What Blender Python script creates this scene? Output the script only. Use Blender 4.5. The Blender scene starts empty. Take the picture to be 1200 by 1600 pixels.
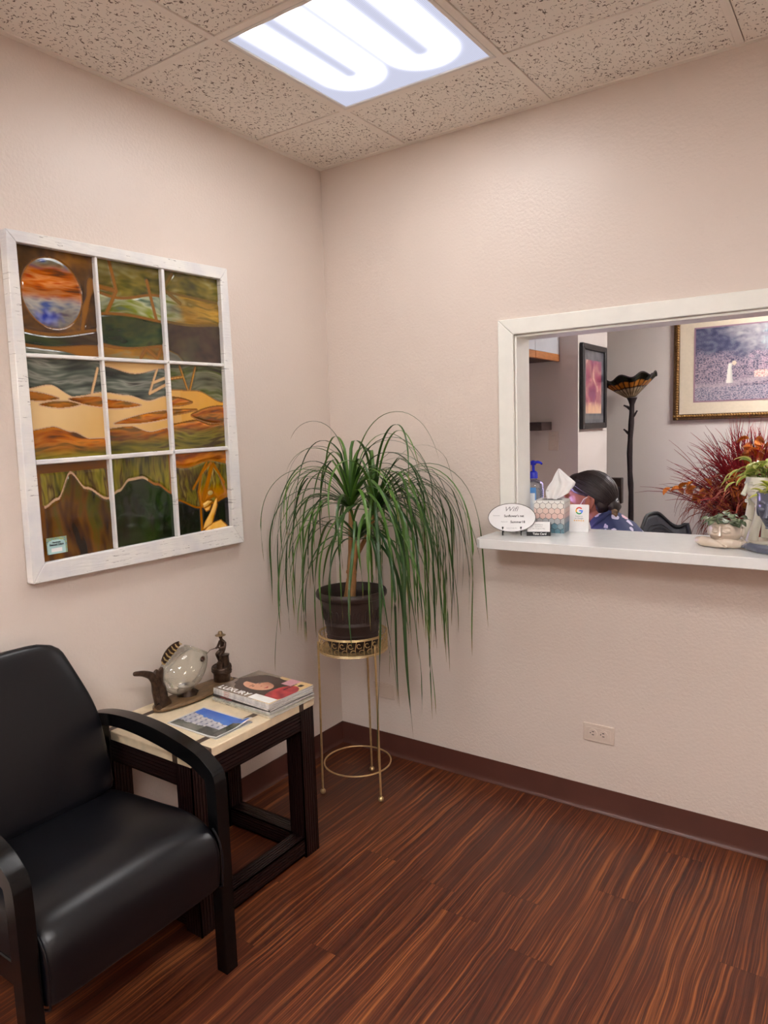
import bpy, bmesh, math, random
from mathutils import Vector, Matrix, Euler, noise
random.seed(7)
PI = math.pi
SC = bpy.context.scene
COL = SC.collection

def S(r, g, b):
    f = lambda c: (c / 255) / 12.92 if c / 255 <= .04045 else ((c / 255 + .055) / 1.055) ** 2.4
    return (f(r), f(g), f(b))

# ---------------------------------------------------------------- materials
def nt_new(name):
    m = bpy.data.materials.new(name); m.use_nodes = True
    nt = m.node_tree; nt.nodes.clear()
    out = nt.nodes.new('ShaderNodeOutputMaterial')
    return m, nt, out

def N(nt, typ, **kw):
    n = nt.nodes.new(typ)
    for k, v in kw.items():
        if k.startswith('i_'):
            key = k[2:].replace('_', ' ')
            n.inputs[key].default_value = v
        else:
            setattr(n, k, v)
    return n

def mathn(nt, op, a, b=None, c=None, clamp=False):
    n = nt.nodes.new('ShaderNodeMath'); n.operation = op; n.use_clamp = clamp
    for i, v in enumerate((a, b, c)):
        if v is None: continue
        if isinstance(v, (int, float)): n.inputs[i].default_value = v
        else: nt.links.new(v, n.inputs[i])
    return n.outputs[0]

def ramp(nt, fac, stops, interp='LINEAR'):
    n = nt.nodes.new('ShaderNodeValToRGB'); cr = n.color_ramp; cr.interpolation = interp
    while len(cr.elements) < len(stops): cr.elements.new(.5)
    for e, (p, c) in zip(cr.elements, stops):
        e.position = p; e.color = (*c, 1) if len(c) == 3 else c
    nt.links.new(fac, n.inputs[0]); return n.outputs[0]

def M(name, col, rough=.5, metal=0., var=(30, .08), bump=None, spec=.5, coat=0., sss=0., stretch=None, coatr=.1):
    """principled with a noise-varied base colour and optional noise bump"""
    m, nt, out = nt_new(name)
    p = N(nt, 'ShaderNodeBsdfPrincipled')
    p.inputs['Roughness'].default_value = rough; p.inputs['Metallic'].default_value = metal
    p.inputs['Specular IOR Level'].default_value = spec
    p.inputs['Coat Weight'].default_value = coat; p.inputs['Coat Roughness'].default_value = coatr
    if sss:
        p.inputs['Subsurface Weight'].default_value = sss; p.inputs['Subsurface Radius'].default_value = (.01, .005, .003)
    tc = N(nt, 'ShaderNodeTexCoord'); vec = tc.outputs['Object']
    if stretch:
        mp = N(nt, 'ShaderNodeMapping'); mp.inputs['Scale'].default_value = stretch
        nt.links.new(vec, mp.inputs[0]); vec = mp.outputs[0]
    no = N(nt, 'ShaderNodeTexNoise'); no.inputs['Scale'].default_value = var[0]; no.inputs['Detail'].default_value = 4
    nt.links.new(vec, no.inputs[0])
    a = var[1]
    lo = tuple(max(0, c * (1 - a)) for c in col); hi = tuple(min(1, c * (1 + a)) for c in col)
    nt.links.new(ramp(nt, no.outputs[0], [(.3, lo), (.7, hi)]), p.inputs['Base Color'])
    if bump:
        nb = N(nt, 'ShaderNodeTexNoise'); nb.inputs['Scale'].default_value = bump[0]; nb.inputs['Detail'].default_value = 3
        nt.links.new(vec, nb.inputs[0])
        b = N(nt, 'ShaderNodeBump'); b.inputs['Strength'].default_value = bump[1]; b.inputs['Distance'].default_value = bump[2] if len(bump) > 2 else .002
        nt.links.new(nb.outputs[0], b.inputs['Height']); nt.links.new(b.outputs[0], p.inputs['Normal'])
    nt.links.new(p.outputs[0], out.inputs[0]); return m

def M_paint(name, rough=.4, spec=.5, coat=0.):
    """printed surface: colour from the mesh colour attribute"""
    m, nt, out = nt_new(name); p = N(nt, 'ShaderNodeBsdfPrincipled')
    at = N(nt, 'ShaderNodeAttribute'); at.attribute_name = 'Col'
    p.inputs['Roughness'].default_value = rough; p.inputs['Specular IOR Level'].default_value = spec
    p.inputs['Coat Weight'].default_value = coat; p.inputs['Coat Roughness'].default_value = .05
    nt.links.new(at.outputs['Color'], p.inputs['Base Color']); nt.links.new(p.outputs[0], out.inputs[0]); return m

def M_glass(name, tint, frost=.1, rough=.03, frost_col=(.8, .8, .75)):
    """thin clear shell: tinted transparency, fresnel gloss, a little milky scatter"""
    m, nt, out = nt_new(name)
    t = N(nt, 'ShaderNodeBsdfTransparent'); t.inputs[0].default_value = (*tint, 1)
    g = N(nt, 'ShaderNodeBsdfGlossy'); g.inputs['Roughness'].default_value = rough
    d = N(nt, 'ShaderNodeBsdfDiffuse'); d.inputs[0].default_value = (*frost_col, 1)
    tc = N(nt, 'ShaderNodeTexCoord'); no = N(nt, 'ShaderNodeTexNoise'); no.inputs['Scale'].default_value = 7
    nt.links.new(tc.outputs['Object'], no.inputs[0])
    fr = N(nt, 'ShaderNodeLayerWeight'); fr.inputs[0].default_value = .35
    m1 = N(nt, 'ShaderNodeMixShader'); m2 = N(nt, 'ShaderNodeMixShader')
    nt.links.new(mathn(nt, 'MULTIPLY', no.outputs[0], frost * 2), m1.inputs[0])
    nt.links.new(t.outputs[0], m1.inputs[1]); nt.links.new(d.outputs[0], m1.inputs[2])
    nt.links.new(mathn(nt, 'MULTIPLY_ADD', fr.outputs['Fresnel'], .8, .03, True), m2.inputs[0])
    nt.links.new(m1.outputs[0], m2.inputs[1]); nt.links.new(g.outputs[0], m2.inputs[2])
    nt.links.new(m2.outputs[0], out.inputs[0]); return m

# ---------------------------------------------------------------- mesh builder
class MB:
    def __init__(s): s.bm = bmesh.new()
    def quad(s, pts, mi=0):
        f = s.bm.faces.new([s.bm.verts.new(p) for p in pts]); f.material_index = mi; return f
    def box(s, x0, x1, y0, y1, z0, z1, mi=0, mat=None):
        c = [(x0, y0, z0), (x1, y0, z0), (x1, y1, z0), (x0, y1, z0), (x0, y0, z1), (x1, y0, z1), (x1, y1, z1), (x0, y1, z1)]
        v = [s.bm.verts.new((mat @ Vector(p)) if mat else p) for p in c]
        for q in ((0, 3, 2, 1), (4, 5, 6, 7), (0, 1, 5, 4), (1, 2, 6, 5), (2, 3, 7, 6), (3, 0, 4, 7)):
            s.bm.faces.new([v[i] for i in q]).material_index = mi
        return s
    def rings(s, rings, mi=0, cap=True, closed=False):
        vs = [[s.bm.verts.new(p) for p in r] for r in rings]
        n = len(vs[0]); k = len(vs)
        for i in range(k if closed else k - 1):
            a, b = vs[i], vs[(i + 1) % k]
            for j in range(n):
                s.bm.faces.new((a[j], a[(j + 1) % n], b[(j + 1) % n], b[j])).material_index = mi
        if cap and not closed:
            s.bm.faces.new(list(reversed(vs[0]))).material_index = mi
            s.bm.faces.new(vs[-1]).material_index = mi
        return s
    def _frames(s, pts, closed=False, up=None):
        pts = [Vector(p) for p in pts]; n = len(pts); T = []
        for i in range(n):
            a = pts[(i - 1) % n] if closed or i > 0 else pts[0]
            b = pts[(i + 1) % n] if closed or i < n - 1 else pts[-1]
            T.append((b - a).normalized())
        u = Vector(up) if up else (Vector((0, 0, 1)) if abs(T[0].z) < .9 else Vector((1, 0, 0)))
        out = []
        for t in T:
            r = t.cross(u)
            if r.length < 1e-5: r = t.orthogonal()
            r.normalize(); w = r.cross(t).normalized()
            if not up: u = w
            out.append((r, w))
        return pts, out
    def tube(s, pts, r, n=8, mi=0, cap=True, closed=False):
        pts, fr = s._frames(pts, closed)
        rs = [r] * len(pts) if isinstance(r, (int, float)) else r
        return s.rings([[p + (a * math.cos(2 * PI * j / n) + b * math.sin(2 * PI * j / n)) * q for j in range(n)] for p, (a, b), q in zip(pts, fr, rs)], mi, cap, closed)
    def bar(s, pts, w, h, up=None, mi=0, closed=False):
        """rectangular section swept on a path: w across, h along 'up'"""
        pts, fr = s._frames(pts, closed, up)
        ws = [w] * len(pts) if isinstance(w, (int, float)) else w
        hs = [h] * len(pts) if isinstance(h, (int, float)) else h
        return s.rings([[p + a * (sx * ww / 2) + b * (sy * hh / 2) for sx, sy in ((-1, -1), (1, -1), (1, 1), (-1, 1))] for p, (a, b), ww, hh in zip(pts, fr, ws, hs)], mi, True, closed)
    def lathe(s, prof, n=32, c=(0, 0, 0), mi=0, sx=1, sy=1, mat=None, cap=False):
        R = []
        for r, z in prof:
            ring = []
            for j in range(n):
                p = Vector((max(r, 1e-4) * math.cos(2 * PI * j / n) * sx, max(r, 1e-4) * math.sin(2 * PI * j / n) * sy, z))
                if mat: p = mat @ p
                ring.append(p + Vector(c))
            R.append(ring)
        return s.rings(R, mi, cap)
    def ball(s, c, rx, ry, rz, u=20, v=12, mi=0, mat=None):
        m = Matrix.Translation(c) @ (mat if mat else Matrix()) @ Matrix.Diagonal((rx, ry, rz, 1))
        g = bmesh.ops.create_uvsphere(s.bm, u_segments=u, v_segments=v, radius=1, matrix=m)
        for vv in g['verts']:
            for f in vv.link_faces: f.material_index = mi
        return s
    def torus(s, c, R, r, n=32, k=8, mi=0, axis='Z', a0=0, a1=2 * PI, mat=None):
        full = abs(a1 - a0 - 2 * PI) < 1e-6
        m = n if full else n + 1; pts = []
        for i in range(m):
            t = a0 + (a1 - a0) * i / n
            p = Vector((R * math.cos(t), R * math.sin(t), 0))
            if axis == 'X': p = Vector((0, p.x, p.y))
            elif axis == 'Y': p = Vector((p.x, 0, p.y))
            if mat: p = mat @ p
            pts.append(p + Vector(c))
        return s.tube(pts, r, k, mi, not full, full)
    def prism(s, poly, z0, z1, mi=0, mat=None):
        f = lambda p, z: (mat @ Vector((p[0], p[1], z))) if mat else Vector((p[0], p[1], z))
        a = [s.bm.verts.new(f(p, z0)) for p in poly]; b = [s.bm.verts.new(f(p, z1)) for p in poly]; n = len(poly)
        s.bm.faces.new(list(reversed(a))).material_index = mi; s.bm.faces.new(b).material_index = mi
        for i in range(n): s.bm.faces.new((a[i], a[(i + 1) % n], b[(i + 1) % n], b[i])).material_index = mi
        return s
    def ribbon(s, pts, ws, side=None, fold=0., mi=0):
        """leaf blade: strip with a midrib fold"""
        pts = [Vector(p) for p in pts]; prev = None
        for i, p in enumerate(pts):
            t = (pts[min(i + 1, len(pts) - 1)] - pts[max(i - 1, 0)]).normalized()
            sd = t.cross(Vector((0, 0, 1))) if side is None else Vector(side)
            if sd.length < 1e-3: sd = Vector((1, 0, 0))
            sd.normalize(); nn = sd.cross(t).normalized()
            w = ws[i] / 2
            cur = [s.bm.verts.new(p - sd * w + nn * fold * w), s.bm.verts.new(p), s.bm.verts.new(p + sd * w + nn * fold * w)]
            if prev:
                for k in (0, 1): s.bm.faces.new((prev[k], prev[k + 1], cur[k + 1], cur[k])).material_index = mi
            prev = cur
        return s
    def build(s, name, mats, parent=None, smooth=False, ang=40, bevel=0, seg=2, sub=0, solid=0, loc=None):
        me = bpy.data.meshes.new(name)
        bmesh.ops.recalc_face_normals(s.bm, faces=s.bm.faces)
        s.bm.to_mesh(me); s.bm.free()
        for m in (mats if isinstance(mats, (list, tuple)) else [mats]): me.materials.append(m)
        if smooth:
            me.polygons.foreach_set('use_smooth', [True] * len(me.polygons)); me.set_sharp_from_angle(angle=math.radians(ang))
        o = bpy.data.objects.new(name, me); COL.objects.link(o)
        if parent: o.parent = parent
        if loc: o.location = loc
        if solid:
            d = o.modifiers.new('s', 'SOLIDIFY'); d.thickness = solid; d.offset = 0
        if bevel:
            d = o.modifiers.new('b', 'BEVEL'); d.width = bevel; d.segments = seg; d.limit_method = 'ANGLE'; d.angle_limit = math.radians(40); d.harden_normals = False
            if not smooth: me.polygons.foreach_set('use_smooth', [True] * len(me.polygons)); me.set_sharp_from_angle(angle=math.radians(30))
        if sub:
            d = o.modifiers.new('u', 'SUBSURF'); d.levels = sub; d.render_levels = sub
        return o

def tag(o, label=None, cat=None, group=None, kind=None):
    if label: o['label'] = label
    if cat: o['category'] = cat
    if group: o['group'] = group
    if kind: o['kind'] = kind
    return o
def thing(name, label, cat, loc=(0, 0, 0), rz=0, group=None, rot=None):
    o = bpy.data.objects.new(name, None); COL.objects.link(o); o.empty_display_size = .05
    o.location = loc; o.rotation_euler = rot if rot else (0, 0, rz)
    return tag(o, label, cat, group)
def struct(mb, name, m, parent=None, **kw):
    o = mb.build(name, m, parent, **kw)
    if not parent: o['kind'] = 'structure'
    return o
def baked(o, name, mats, parent=None, smooth=True):
    """evaluate modifiers into a plain mesh object, remove the source"""
    dg = bpy.context.evaluated_depsgraph_get(); dg.update()
    me = bpy.data.meshes.new_from_object(o.evaluated_get(dg)); me.name = name
    src = o.data; bpy.data.objects.remove(o)
    me.materials.clear()
    for m in (mats if isinstance(mats, (list, tuple)) else [mats]): me.materials.append(m)
    if smooth: me.polygons.foreach_set('use_smooth', [True] * len(me.polygons))
    r = bpy.data.objects.new(name, me); COL.objects.link(r)
    if parent: r.parent = parent
    return r
def skin_mesh(chains, sub=1):
    """chains: list of [(xyz, radius)...]; first vertex of the first chain is the root; shared points are merged"""
    verts, rad, edges, idx = [], [], [], {}
    for ch in chains:
        prev = None
        for p, r in ch:
            k = tuple(round(c, 4) for c in p)
            if k not in idx:
                idx[k] = len(verts); verts.append(p); rad.append(r)
            i = idx[k]
            if prev is not None and prev != i: edges.append((prev, i))
            prev = i
    me = bpy.data.meshes.new('t'); me.from_pydata(verts, edges, [])
    o = bpy.data.objects.new('t', me); COL.objects.link(o)
    o.modifiers.new('k', 'SKIN')
    for i, r in enumerate(rad):
        rr = r if isinstance(r, tuple) else (r, r)
        me.skin_vertices[0].data[i].radius = rr; me.skin_vertices[0].data[i].use_root = (i == 0)
    if sub:
        d = o.modifiers.new('u', 'SUBSURF'); d.levels = sub; d.render_levels = sub
    dg = bpy.context.evaluated_depsgraph_get(); dg.update()
    out = bpy.data.meshes.new_from_object(o.evaluated_get(dg)); bpy.data.objects.remove(o)
    return out
def fuse(mb_or_meshes, voxel, name, mats, parent=None, smooth_it=4, balls=None):
    """join closed shapes into one continuous surface"""
    bm = bmesh.new()
    for x in mb_or_meshes:
        if isinstance(x, MB):
            bmesh.ops.recalc_face_normals(x.bm, faces=x.bm.faces)
            t = bpy.data.meshes.new('t'); x.bm.to_mesh(t); bm.from_mesh(t)
        else: bm.from_mesh(x)
    me = bpy.data.meshes.new('t'); bm.to_mesh(me); bm.free()
    o = bpy.data.objects.new('t', me); COL.objects.link(o)
    d = o.modifiers.new('r', 'REMESH'); d.mode = 'VOXEL'; d.voxel_size = voxel
    if smooth_it:
        d = o.modifiers.new('s', 'SMOOTH'); d.factor = .5; d.iterations = smooth_it
    return baked(o, name, mats, parent)

def picture(name, w, h, nx, ny, func, mat, parent=None, mtx=None, disp=None):
    """printed sheet in local XY (u to +x, v down from the top), colours from func(u, v)"""
    me = bpy.data.meshes.new(name); V, F, C = [], [], []
    for j in range(ny + 1):
        for i in range(nx + 1):
            u, v = i / nx, j / ny
            r = func(u, v); z = 0
            if len(r) == 4: z = r[3]
            if disp: z += disp(u, v)
            p = Vector((u * w - w / 2, h / 2 - v * h, z))
            V.append((mtx @ p) if mtx else p); C += [r[0], r[1], r[2], 1]
    for j in range(ny):
        for i in range(nx):
            a = j * (nx + 1) + i; F.append((a, a + nx + 1, a + nx + 2, a + 1))
    me.from_pydata([tuple(v) for v in V], [], F)
    ca = me.color_attributes.new('Col', 'FLOAT_COLOR', 'POINT'); ca.data.foreach_set('color', C)
    me.materials.append(mat); me.polygons.foreach_set('use_smooth', [True] * len(F))
    o = bpy.data.objects.new(name, me); COL.objects.link(o)
    if parent: o.parent = parent
    return o
def text(name, s, size, mat, parent, mtx, align='CENTER', ext=.0002, sx=1., shear=0., bold=0.):
    cu = bpy.data.curves.new('t', 'FONT'); cu.body = s; cu.size = size; cu.align_x = align; cu.align_y = 'CENTER'
    cu.extrude = ext; cu.shear = shear; cu.offset = bold; cu.resolution_u = 3
    o = bpy.data.objects.new('t', cu); COL.objects.link(o)
    dg = bpy.context.evaluated_depsgraph_get(); dg.update()
    me = bpy.data.meshes.new_from_object(o.evaluated_get(dg)); bpy.data.objects.remove(o); me.name = name
    me.transform(mtx @ Matrix.Diagonal((sx, 1, 1, 1))); me.materials.clear(); me.materials.append(mat)
    r = bpy.data.objects.new(name, me); COL.objects.link(r)
    if parent: r.parent = parent
    return r
def dup(root, loc, rz=None, label=None):
    r = root.copy(); COL.objects.link(r); r.location = loc
    if rz is not None: r.rotation_euler = (0, 0, rz)
    if label: r['label'] = label
    for ch in list(root.children):
        c = ch.copy(); COL.objects.link(c); c.parent = r
        for g in ch.children:
            d = g.copy(); COL.objects.link(d); d.parent = c
    return r
def T(x, y, z): return Matrix.Translation((x, y, z))
def RX(a): return Matrix.Rotation(a, 4, 'X')
def RY(a): return Matrix.Rotation(a, 4, 'Y')
def RZ(a): return Matrix.Rotation(a, 4, 'Z')
def FR(*p): return noise.fractal(Vector(p), 1.0, 2.0, 4)
def NZ(*p): return noise.noise(Vector(p))
def pal(t, cols):
    t = max(0, min(.9999, t)) * (len(cols) - 1); i = int(t); f = t - i; a, b = cols[i], cols[i + 1]
    return tuple(a[k] + (b[k] - a[k]) * f for k in range(3))
def mixc(a, b, t): return tuple(a[k] + (b[k] - a[k]) * t for k in range(3))
def sst(a, b, x):
    t = max(0, min(1, (x - a) / (b - a))); return t * t * (3 - 2 * t)

def limb(chain, side=(0, 1, 0), n=18, k=5):
    """closed tapering limb through the joints; radii (along side, across) per joint, rounded ends"""
    P = [Vector(p) for p, r in chain]; R = [Vector((*(r if isinstance(r, tuple) else (r, r)), 0)) for p, r in chain]
    def cm(A):
        o = []
        for i in range(len(A) - 1):
            a, b, c, d = A[max(i - 1, 0)], A[i], A[i + 1], A[min(i + 2, len(A) - 1)]
            for j in range(k):
                t = j / k; o.append(.5 * (2 * b + (c - a) * t + (2 * a - 5 * b + 4 * c - d) * t * t + (3 * b - 3 * c + d - a) * t ** 3))
        return o + [A[-1]]
    p, r = cm(P), cm(R)
    t0, t1 = (p[0] - p[1]).normalized(), (p[-1] - p[-2]).normalized()
    pre = [(p[0] + t0 * r[0].y * math.sin(a), r[0] * math.cos(a)) for a in (1.35, 1.0, .5)]
    post = [(p[-1] + t1 * r[-1].y * math.sin(a), r[-1] * math.cos(a)) for a in (.5, 1.0, 1.35)]
    pts = [a for a, _ in pre] + p + [a for a, _ in post]; rs = [b for _, b in pre] + r + [b for _, b in post]
    rings = []; m = len(pts)
    for i in range(m):
        t = (pts[min(i + 1, m - 1)] - pts[max(i - 1, 0)]).normalized()
        s_ = Vector(side); s_ = s_ - t * s_.dot(t)
        if s_.length < .1: s_ = t.orthogonal()
        s_.normalize(); w_ = s_.cross(t)
        rings.append([pts[i] + s_ * rs[i].x * math.cos(2 * PI * j / n) + w_ * rs[i].y * math.sin(2 * PI * j / n) for j in range(n)])
    return MB().rings(rings)
# ---------------------------------------------------------------- camera (solved from the room's edges)
CAM = Vector((2.05796, -2.56227, 1.47943))
rt = Vector((0.82332737, 0.56667182, -0.03186042)); up = Vector((-0.04039946, 0.11450483, 0.99260089)); fw = Vector((-0.56612712, 0.81594834, -0.1171682))
cd = bpy.data.cameras.new('camera'); cam = bpy.data.objects.new('camera', cd); COL.objects.link(cam); SC.camera = cam
cam.matrix_world = Matrix(((rt.x, up.x, -fw.x, CAM.x), (rt.y, up.y, -fw.y, CAM.y), (rt.z, up.z, -fw.z, CAM.z), (0, 0, 0, 1)))
cd.sensor_fit = 'VERTICAL'; cd.sensor_height = 36; cd.lens = 36 * 1119.862 / 1600; cd.clip_start = .05
H = 2.598
XR, YF = 3.5, -4.6      # right and front walls of the waiting room
YB = 2.75               # far wall of the office

# ---------------------------------------------------------------- room materials
def wall_mat(name, col, bs=.35, rough=.42):
    m, nt, out = nt_new(name); p = N(nt, 'ShaderNodeBsdfPrincipled'); p.inputs['Roughness'].default_value = rough
    tc = N(nt, 'ShaderNodeTexCoord')
    n1 = N(nt, 'ShaderNodeTexNoise'); n1.inputs['Scale'].default_value = 95; n1.inputs['Detail'].default_value = 3
    n2 = N(nt, 'ShaderNodeTexNoise'); n2.inputs['Scale'].default_value = 1.7; n2.inputs['Detail'].default_value = 3
    for n in (n1, n2): nt.links.new(tc.outputs['Object'], n.inputs[0])
    nt.links.new(ramp(nt, n2.outputs[0], [(.35, tuple(c * .985 for c in col)), (.65, tuple(min(1, c * 1.015) for c in col))]), p.inputs['Base Color'])
    b = N(nt, 'ShaderNodeBump'); b.inputs['Strength'].default_value = bs; b.inputs['Distance'].default_value = .002
    nt.links.new(n1.outputs[0], b.inputs['Height']); nt.links.new(b.outputs[0], p.inputs['Normal'])
    nt.links.new(p.outputs[0], out.inputs[0]); return m
m_wall = wall_mat('wall_paint', (.695, .607, .542), .7, .38)
m_wall2 = wall_mat('office_wall_paint', (.67, .605, .56), .15)

def floor_mat():
    m, nt, out = nt_new('wood_floor'); p = N(nt, 'ShaderNodeBsdfPrincipled')
    tc = N(nt, 'ShaderNodeTexCoord'); sx = N(nt, 'ShaderNodeSeparateXYZ'); nt.links.new(tc.outputs['Object'], sx.inputs[0])
    X, Y = sx.outputs[0], sx.outputs[1]
    row = mathn(nt, 'FLOOR', mathn(nt, 'DIVIDE', X, .125))
    wn = N(nt, 'ShaderNodeTexWhiteNoise'); wn.noise_dimensions = '1D'; nt.links.new(row, wn.inputs['W'])
    yy = mathn(nt, 'DIVIDE', mathn(nt, 'MULTIPLY_ADD', wn.outputs[0], 1.22, Y), 1.22)
    pl = mathn(nt, 'FLOOR', yy)
    wn2 = N(nt, 'ShaderNodeTexWhiteNoise'); wn2.noise_dimensions = '2D'
    cb = N(nt, 'ShaderNodeCombineXYZ'); nt.links.new(row, cb.inputs[0]); nt.links.new(pl, cb.inputs[1]); nt.links.new(cb.outputs[0], wn2.inputs['Vector'])
    off = mathn(nt, 'MULTIPLY', wn2.outputs[0], 37)
    # waviness of the grain along the plank
    cw = N(nt, 'ShaderNodeCombineXYZ'); nt.links.new(mathn(nt, 'MULTIPLY', X, 5), cw.inputs[0]); nt.links.new(mathn(nt, 'MULTIPLY', Y, 2.6), cw.inputs[1]); nt.links.new(off, cw.inputs[2])
    nw = N(nt, 'ShaderNodeTexNoise'); nw.inputs['Scale'].default_value = 1; nw.inputs['Detail'].default_value = 2; nt.links.new(cw.outputs[0], nw.inputs[0])
    xs = mathn(nt, 'MULTIPLY_ADD', nw.outputs[0], .036, X)
    def streak(fx, fy, det):
        c = N(nt, 'ShaderNodeCombineXYZ'); nt.links.new(mathn(nt, 'MULTIPLY', xs, fx), c.inputs[0]); nt.links.new(mathn(nt, 'MULTIPLY', Y, fy), c.inputs[1]); nt.links.new(off, c.inputs[2])
        n = N(nt, 'ShaderNodeTexNoise'); n.inputs['Scale'].default_value = 1; n.inputs['Detail'].default_value = det; n.inputs['Roughness'].default_value = .6
        nt.links.new(c.outputs[0], n.inputs[0]); return n.outputs[0]
    a = streak(118, 1.2, 3); b = streak(330, 3., 2); d = streak(24, .8, 1)
    mixv = mathn(nt, 'ADD', mathn(nt, 'ADD', mathn(nt, 'MULTIPLY', a, .62), mathn(nt, 'MULTIPLY', b, .30)), mathn(nt, 'MULTIPLY', d, .13))
    mixv = mathn(nt, 'ADD', mixv, mathn(nt, 'MULTIPLY', wn2.outputs[0], .035))
    col = ramp(nt, mixv, FLOOR_STOPS)
    # plank joints: thin dark lines
    fx = mathn(nt, 'FRACT', mathn(nt, 'DIVIDE', X, .125)); fy = mathn(nt, 'FRACT', yy)
    jx = mathn(nt, 'LESS_THAN', mathn(nt, 'MINIMUM', fx, mathn(nt, 'SUBTRACT', 1, fx)), .006)
    jy = mathn(nt, 'LESS_THAN', mathn(nt, 'MINIMUM', fy, mathn(nt, 'SUBTRACT', 1, fy)), .0009)
    j = mathn(nt, 'MULTIPLY', mathn(nt, 'MAXIMUM', jx, jy), .32)
    mx = N(nt, 'ShaderNodeMix'); mx.data_type = 'RGBA'; nt.links.new(j, mx.inputs[0]); nt.links.new(col, mx.inputs[6]); mx.inputs[7].default_value = (.012, .004, .002, 1)
    nt.links.new(mx.outputs[2], p.inputs['Base Color'])
    nt.links.new(mathn(nt, 'MULTIPLY_ADD', a, .2, .30), p.inputs['Roughness'])
    bp = N(nt, 'ShaderNodeBump'); bp.inputs['Strength'].default_value = .12; bp.inputs['Distance'].default_value = .001
    nt.links.new(b, bp.inputs['Height']); nt.links.new(bp.outputs[0], p.inputs['Normal'])
    nt.links.new(p.outputs[0], out.inputs[0]); return m
FLOOR_STOPS = [(.34, S(44, 20, 13)), (.46, S(66, 30, 18)), (.54, S(82, 39, 23)), (.61, S(112, 60, 31)), (.72, S(156, 94, 48))]
m_floor = floor_mat()

def ceiling_mat():
    m, nt, out = nt_new('acoustic_tile'); p = N(nt, 'ShaderNodeBsdfPrincipled'); p.inputs['Roughness'].default_value = .9
    tc = N(nt, 'ShaderNodeTexCoord'); v = tc.outputs['Object']
    mp = N(nt, 'ShaderNodeMapping'); mp.inputs['Rotation'].default_value = (0, 0, .5); mp.inputs['Scale'].default_value = (1.25, .8, 1); nt.links.new(v, mp.inputs[0])
    n1 = N(nt, 'ShaderNodeTexNoise'); n1.inputs['Scale'].default_value = 50; n1.inputs['Detail'].default_value = 1.5; nt.links.new(mp.outputs[0], n1.inputs[0])
    n2 = N(nt, 'ShaderNodeTexNoise'); n2.inputs['Scale'].default_value = 70; n2.inputs['Detail'].default_value = 1; nt.links.new(v, n2.inputs[0])
    line = mathn(nt, 'LESS_THAN', mathn(nt, 'ABSOLUTE', mathn(nt, 'SUBTRACT', n1.outputs[0], .5)), .026)
    msk = mathn(nt, 'GREATER_THAN', n2.outputs[0], .535)
    vo = N(nt, 'ShaderNodeTexVoronoi'); vo.inputs['Scale'].default_value = 120; nt.links.new(v, vo.inputs[0])
    dots = mathn(nt, 'LESS_THAN', vo.outputs['Distance'], .17)
    wn = N(nt, 'ShaderNodeTexNoise'); wn.inputs['Scale'].default_value = 60; nt.links.new(v, wn.inputs[0])
    dots = mathn(nt, 'MULTIPLY', dots, mathn(nt, 'GREATER_THAN', wn.outputs[0], .53))
    pit = mathn(nt, 'MAXIMUM', mathn(nt, 'MULTIPLY', line, msk), dots)
    mx = N(nt, 'ShaderNodeMix'); mx.data_type = 'RGBA'; nt.links.new(pit, mx.inputs[0]); mx.inputs[6].default_value = (.86, .815, .74, 1); mx.inputs[7].default_value = (.20, .165, .135, 1)
    nt.links.new(mx.outputs[2], p.inputs['Base Color'])
    b = N(nt, 'ShaderNodeBump'); b.inputs['Strength'].default_value = .6; b.inputs['Distance'].default_value = .004; b.invert = True
    nt.links.new(pit, b.inputs['Height']); nt.links.new(b.outputs[0], p.inputs['Normal'])
    nt.links.new(p.outputs[0], out.inputs[0]); return m
m_ceil = ceiling_mat()
m_grid = M('ceiling_grid_metal', (.84, .785, .71), .45, 0, (8, .03))
m_trim = M('white_trim_paint', (.83, .83, .77), .32, 0, (14, .03), bump=(40, .1))
m_base = M('brown_rubber_base', S(84, 50, 42), .34, 0, (10, .08), bump=(60, .05))

# ---------------------------------------------------------------- shell
mb = MB(); mb.box(-1.2, XR + .1, YF - .1, YB + .1, -.05, 0); struct(mb, 'floor', m_floor)
xs = [0, .44, 1.05, 1.66, 2.27, 2.88, XR]; ys = [0] + [-.3957 - .61 * k for k in range(7)] + [YF]
LIGHT_CELLS = {(1, 1), (4, 3), (1, 5), (4, 6)}
mb = MB()
for i in range(len(xs) - 1):
    for j in range(len(ys) - 1):
        if (i, j) in LIGHT_CELLS: continue
        g = .0135
        mb.box(xs[i] + g, xs[i + 1] - g, ys[j + 1] + g, ys[j] - g, H + .004, H + .018)
mb.box(-1.2, XR + .1, .1, YB + .1, H + .02, H + .06)
mb.box(-.1, XR + .1, YF - .1, .1, H + .2, H + .24)
ceil = struct(mb, 'ceiling', m_ceil)
mb = MB(); tb = .0115
for x in xs[1:-1]: mb.box(x - tb, x + tb, YF, 0, H, H + .006)
for k, y in enumerate(ys[1:-1]):
    for i in range(len(xs) - 1): mb.box(xs[i] + (tb if i else 0), xs[i + 1] - tb, y - tb, y + tb, H + .0002, H + .006)
mb.box(0, .02, YF, 0, H - .001, H + .006); mb.box(.02, XR, -.02, 0, H - .001, H + .006)
struct(mb, 'grid', m_grid, ceil)

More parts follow.
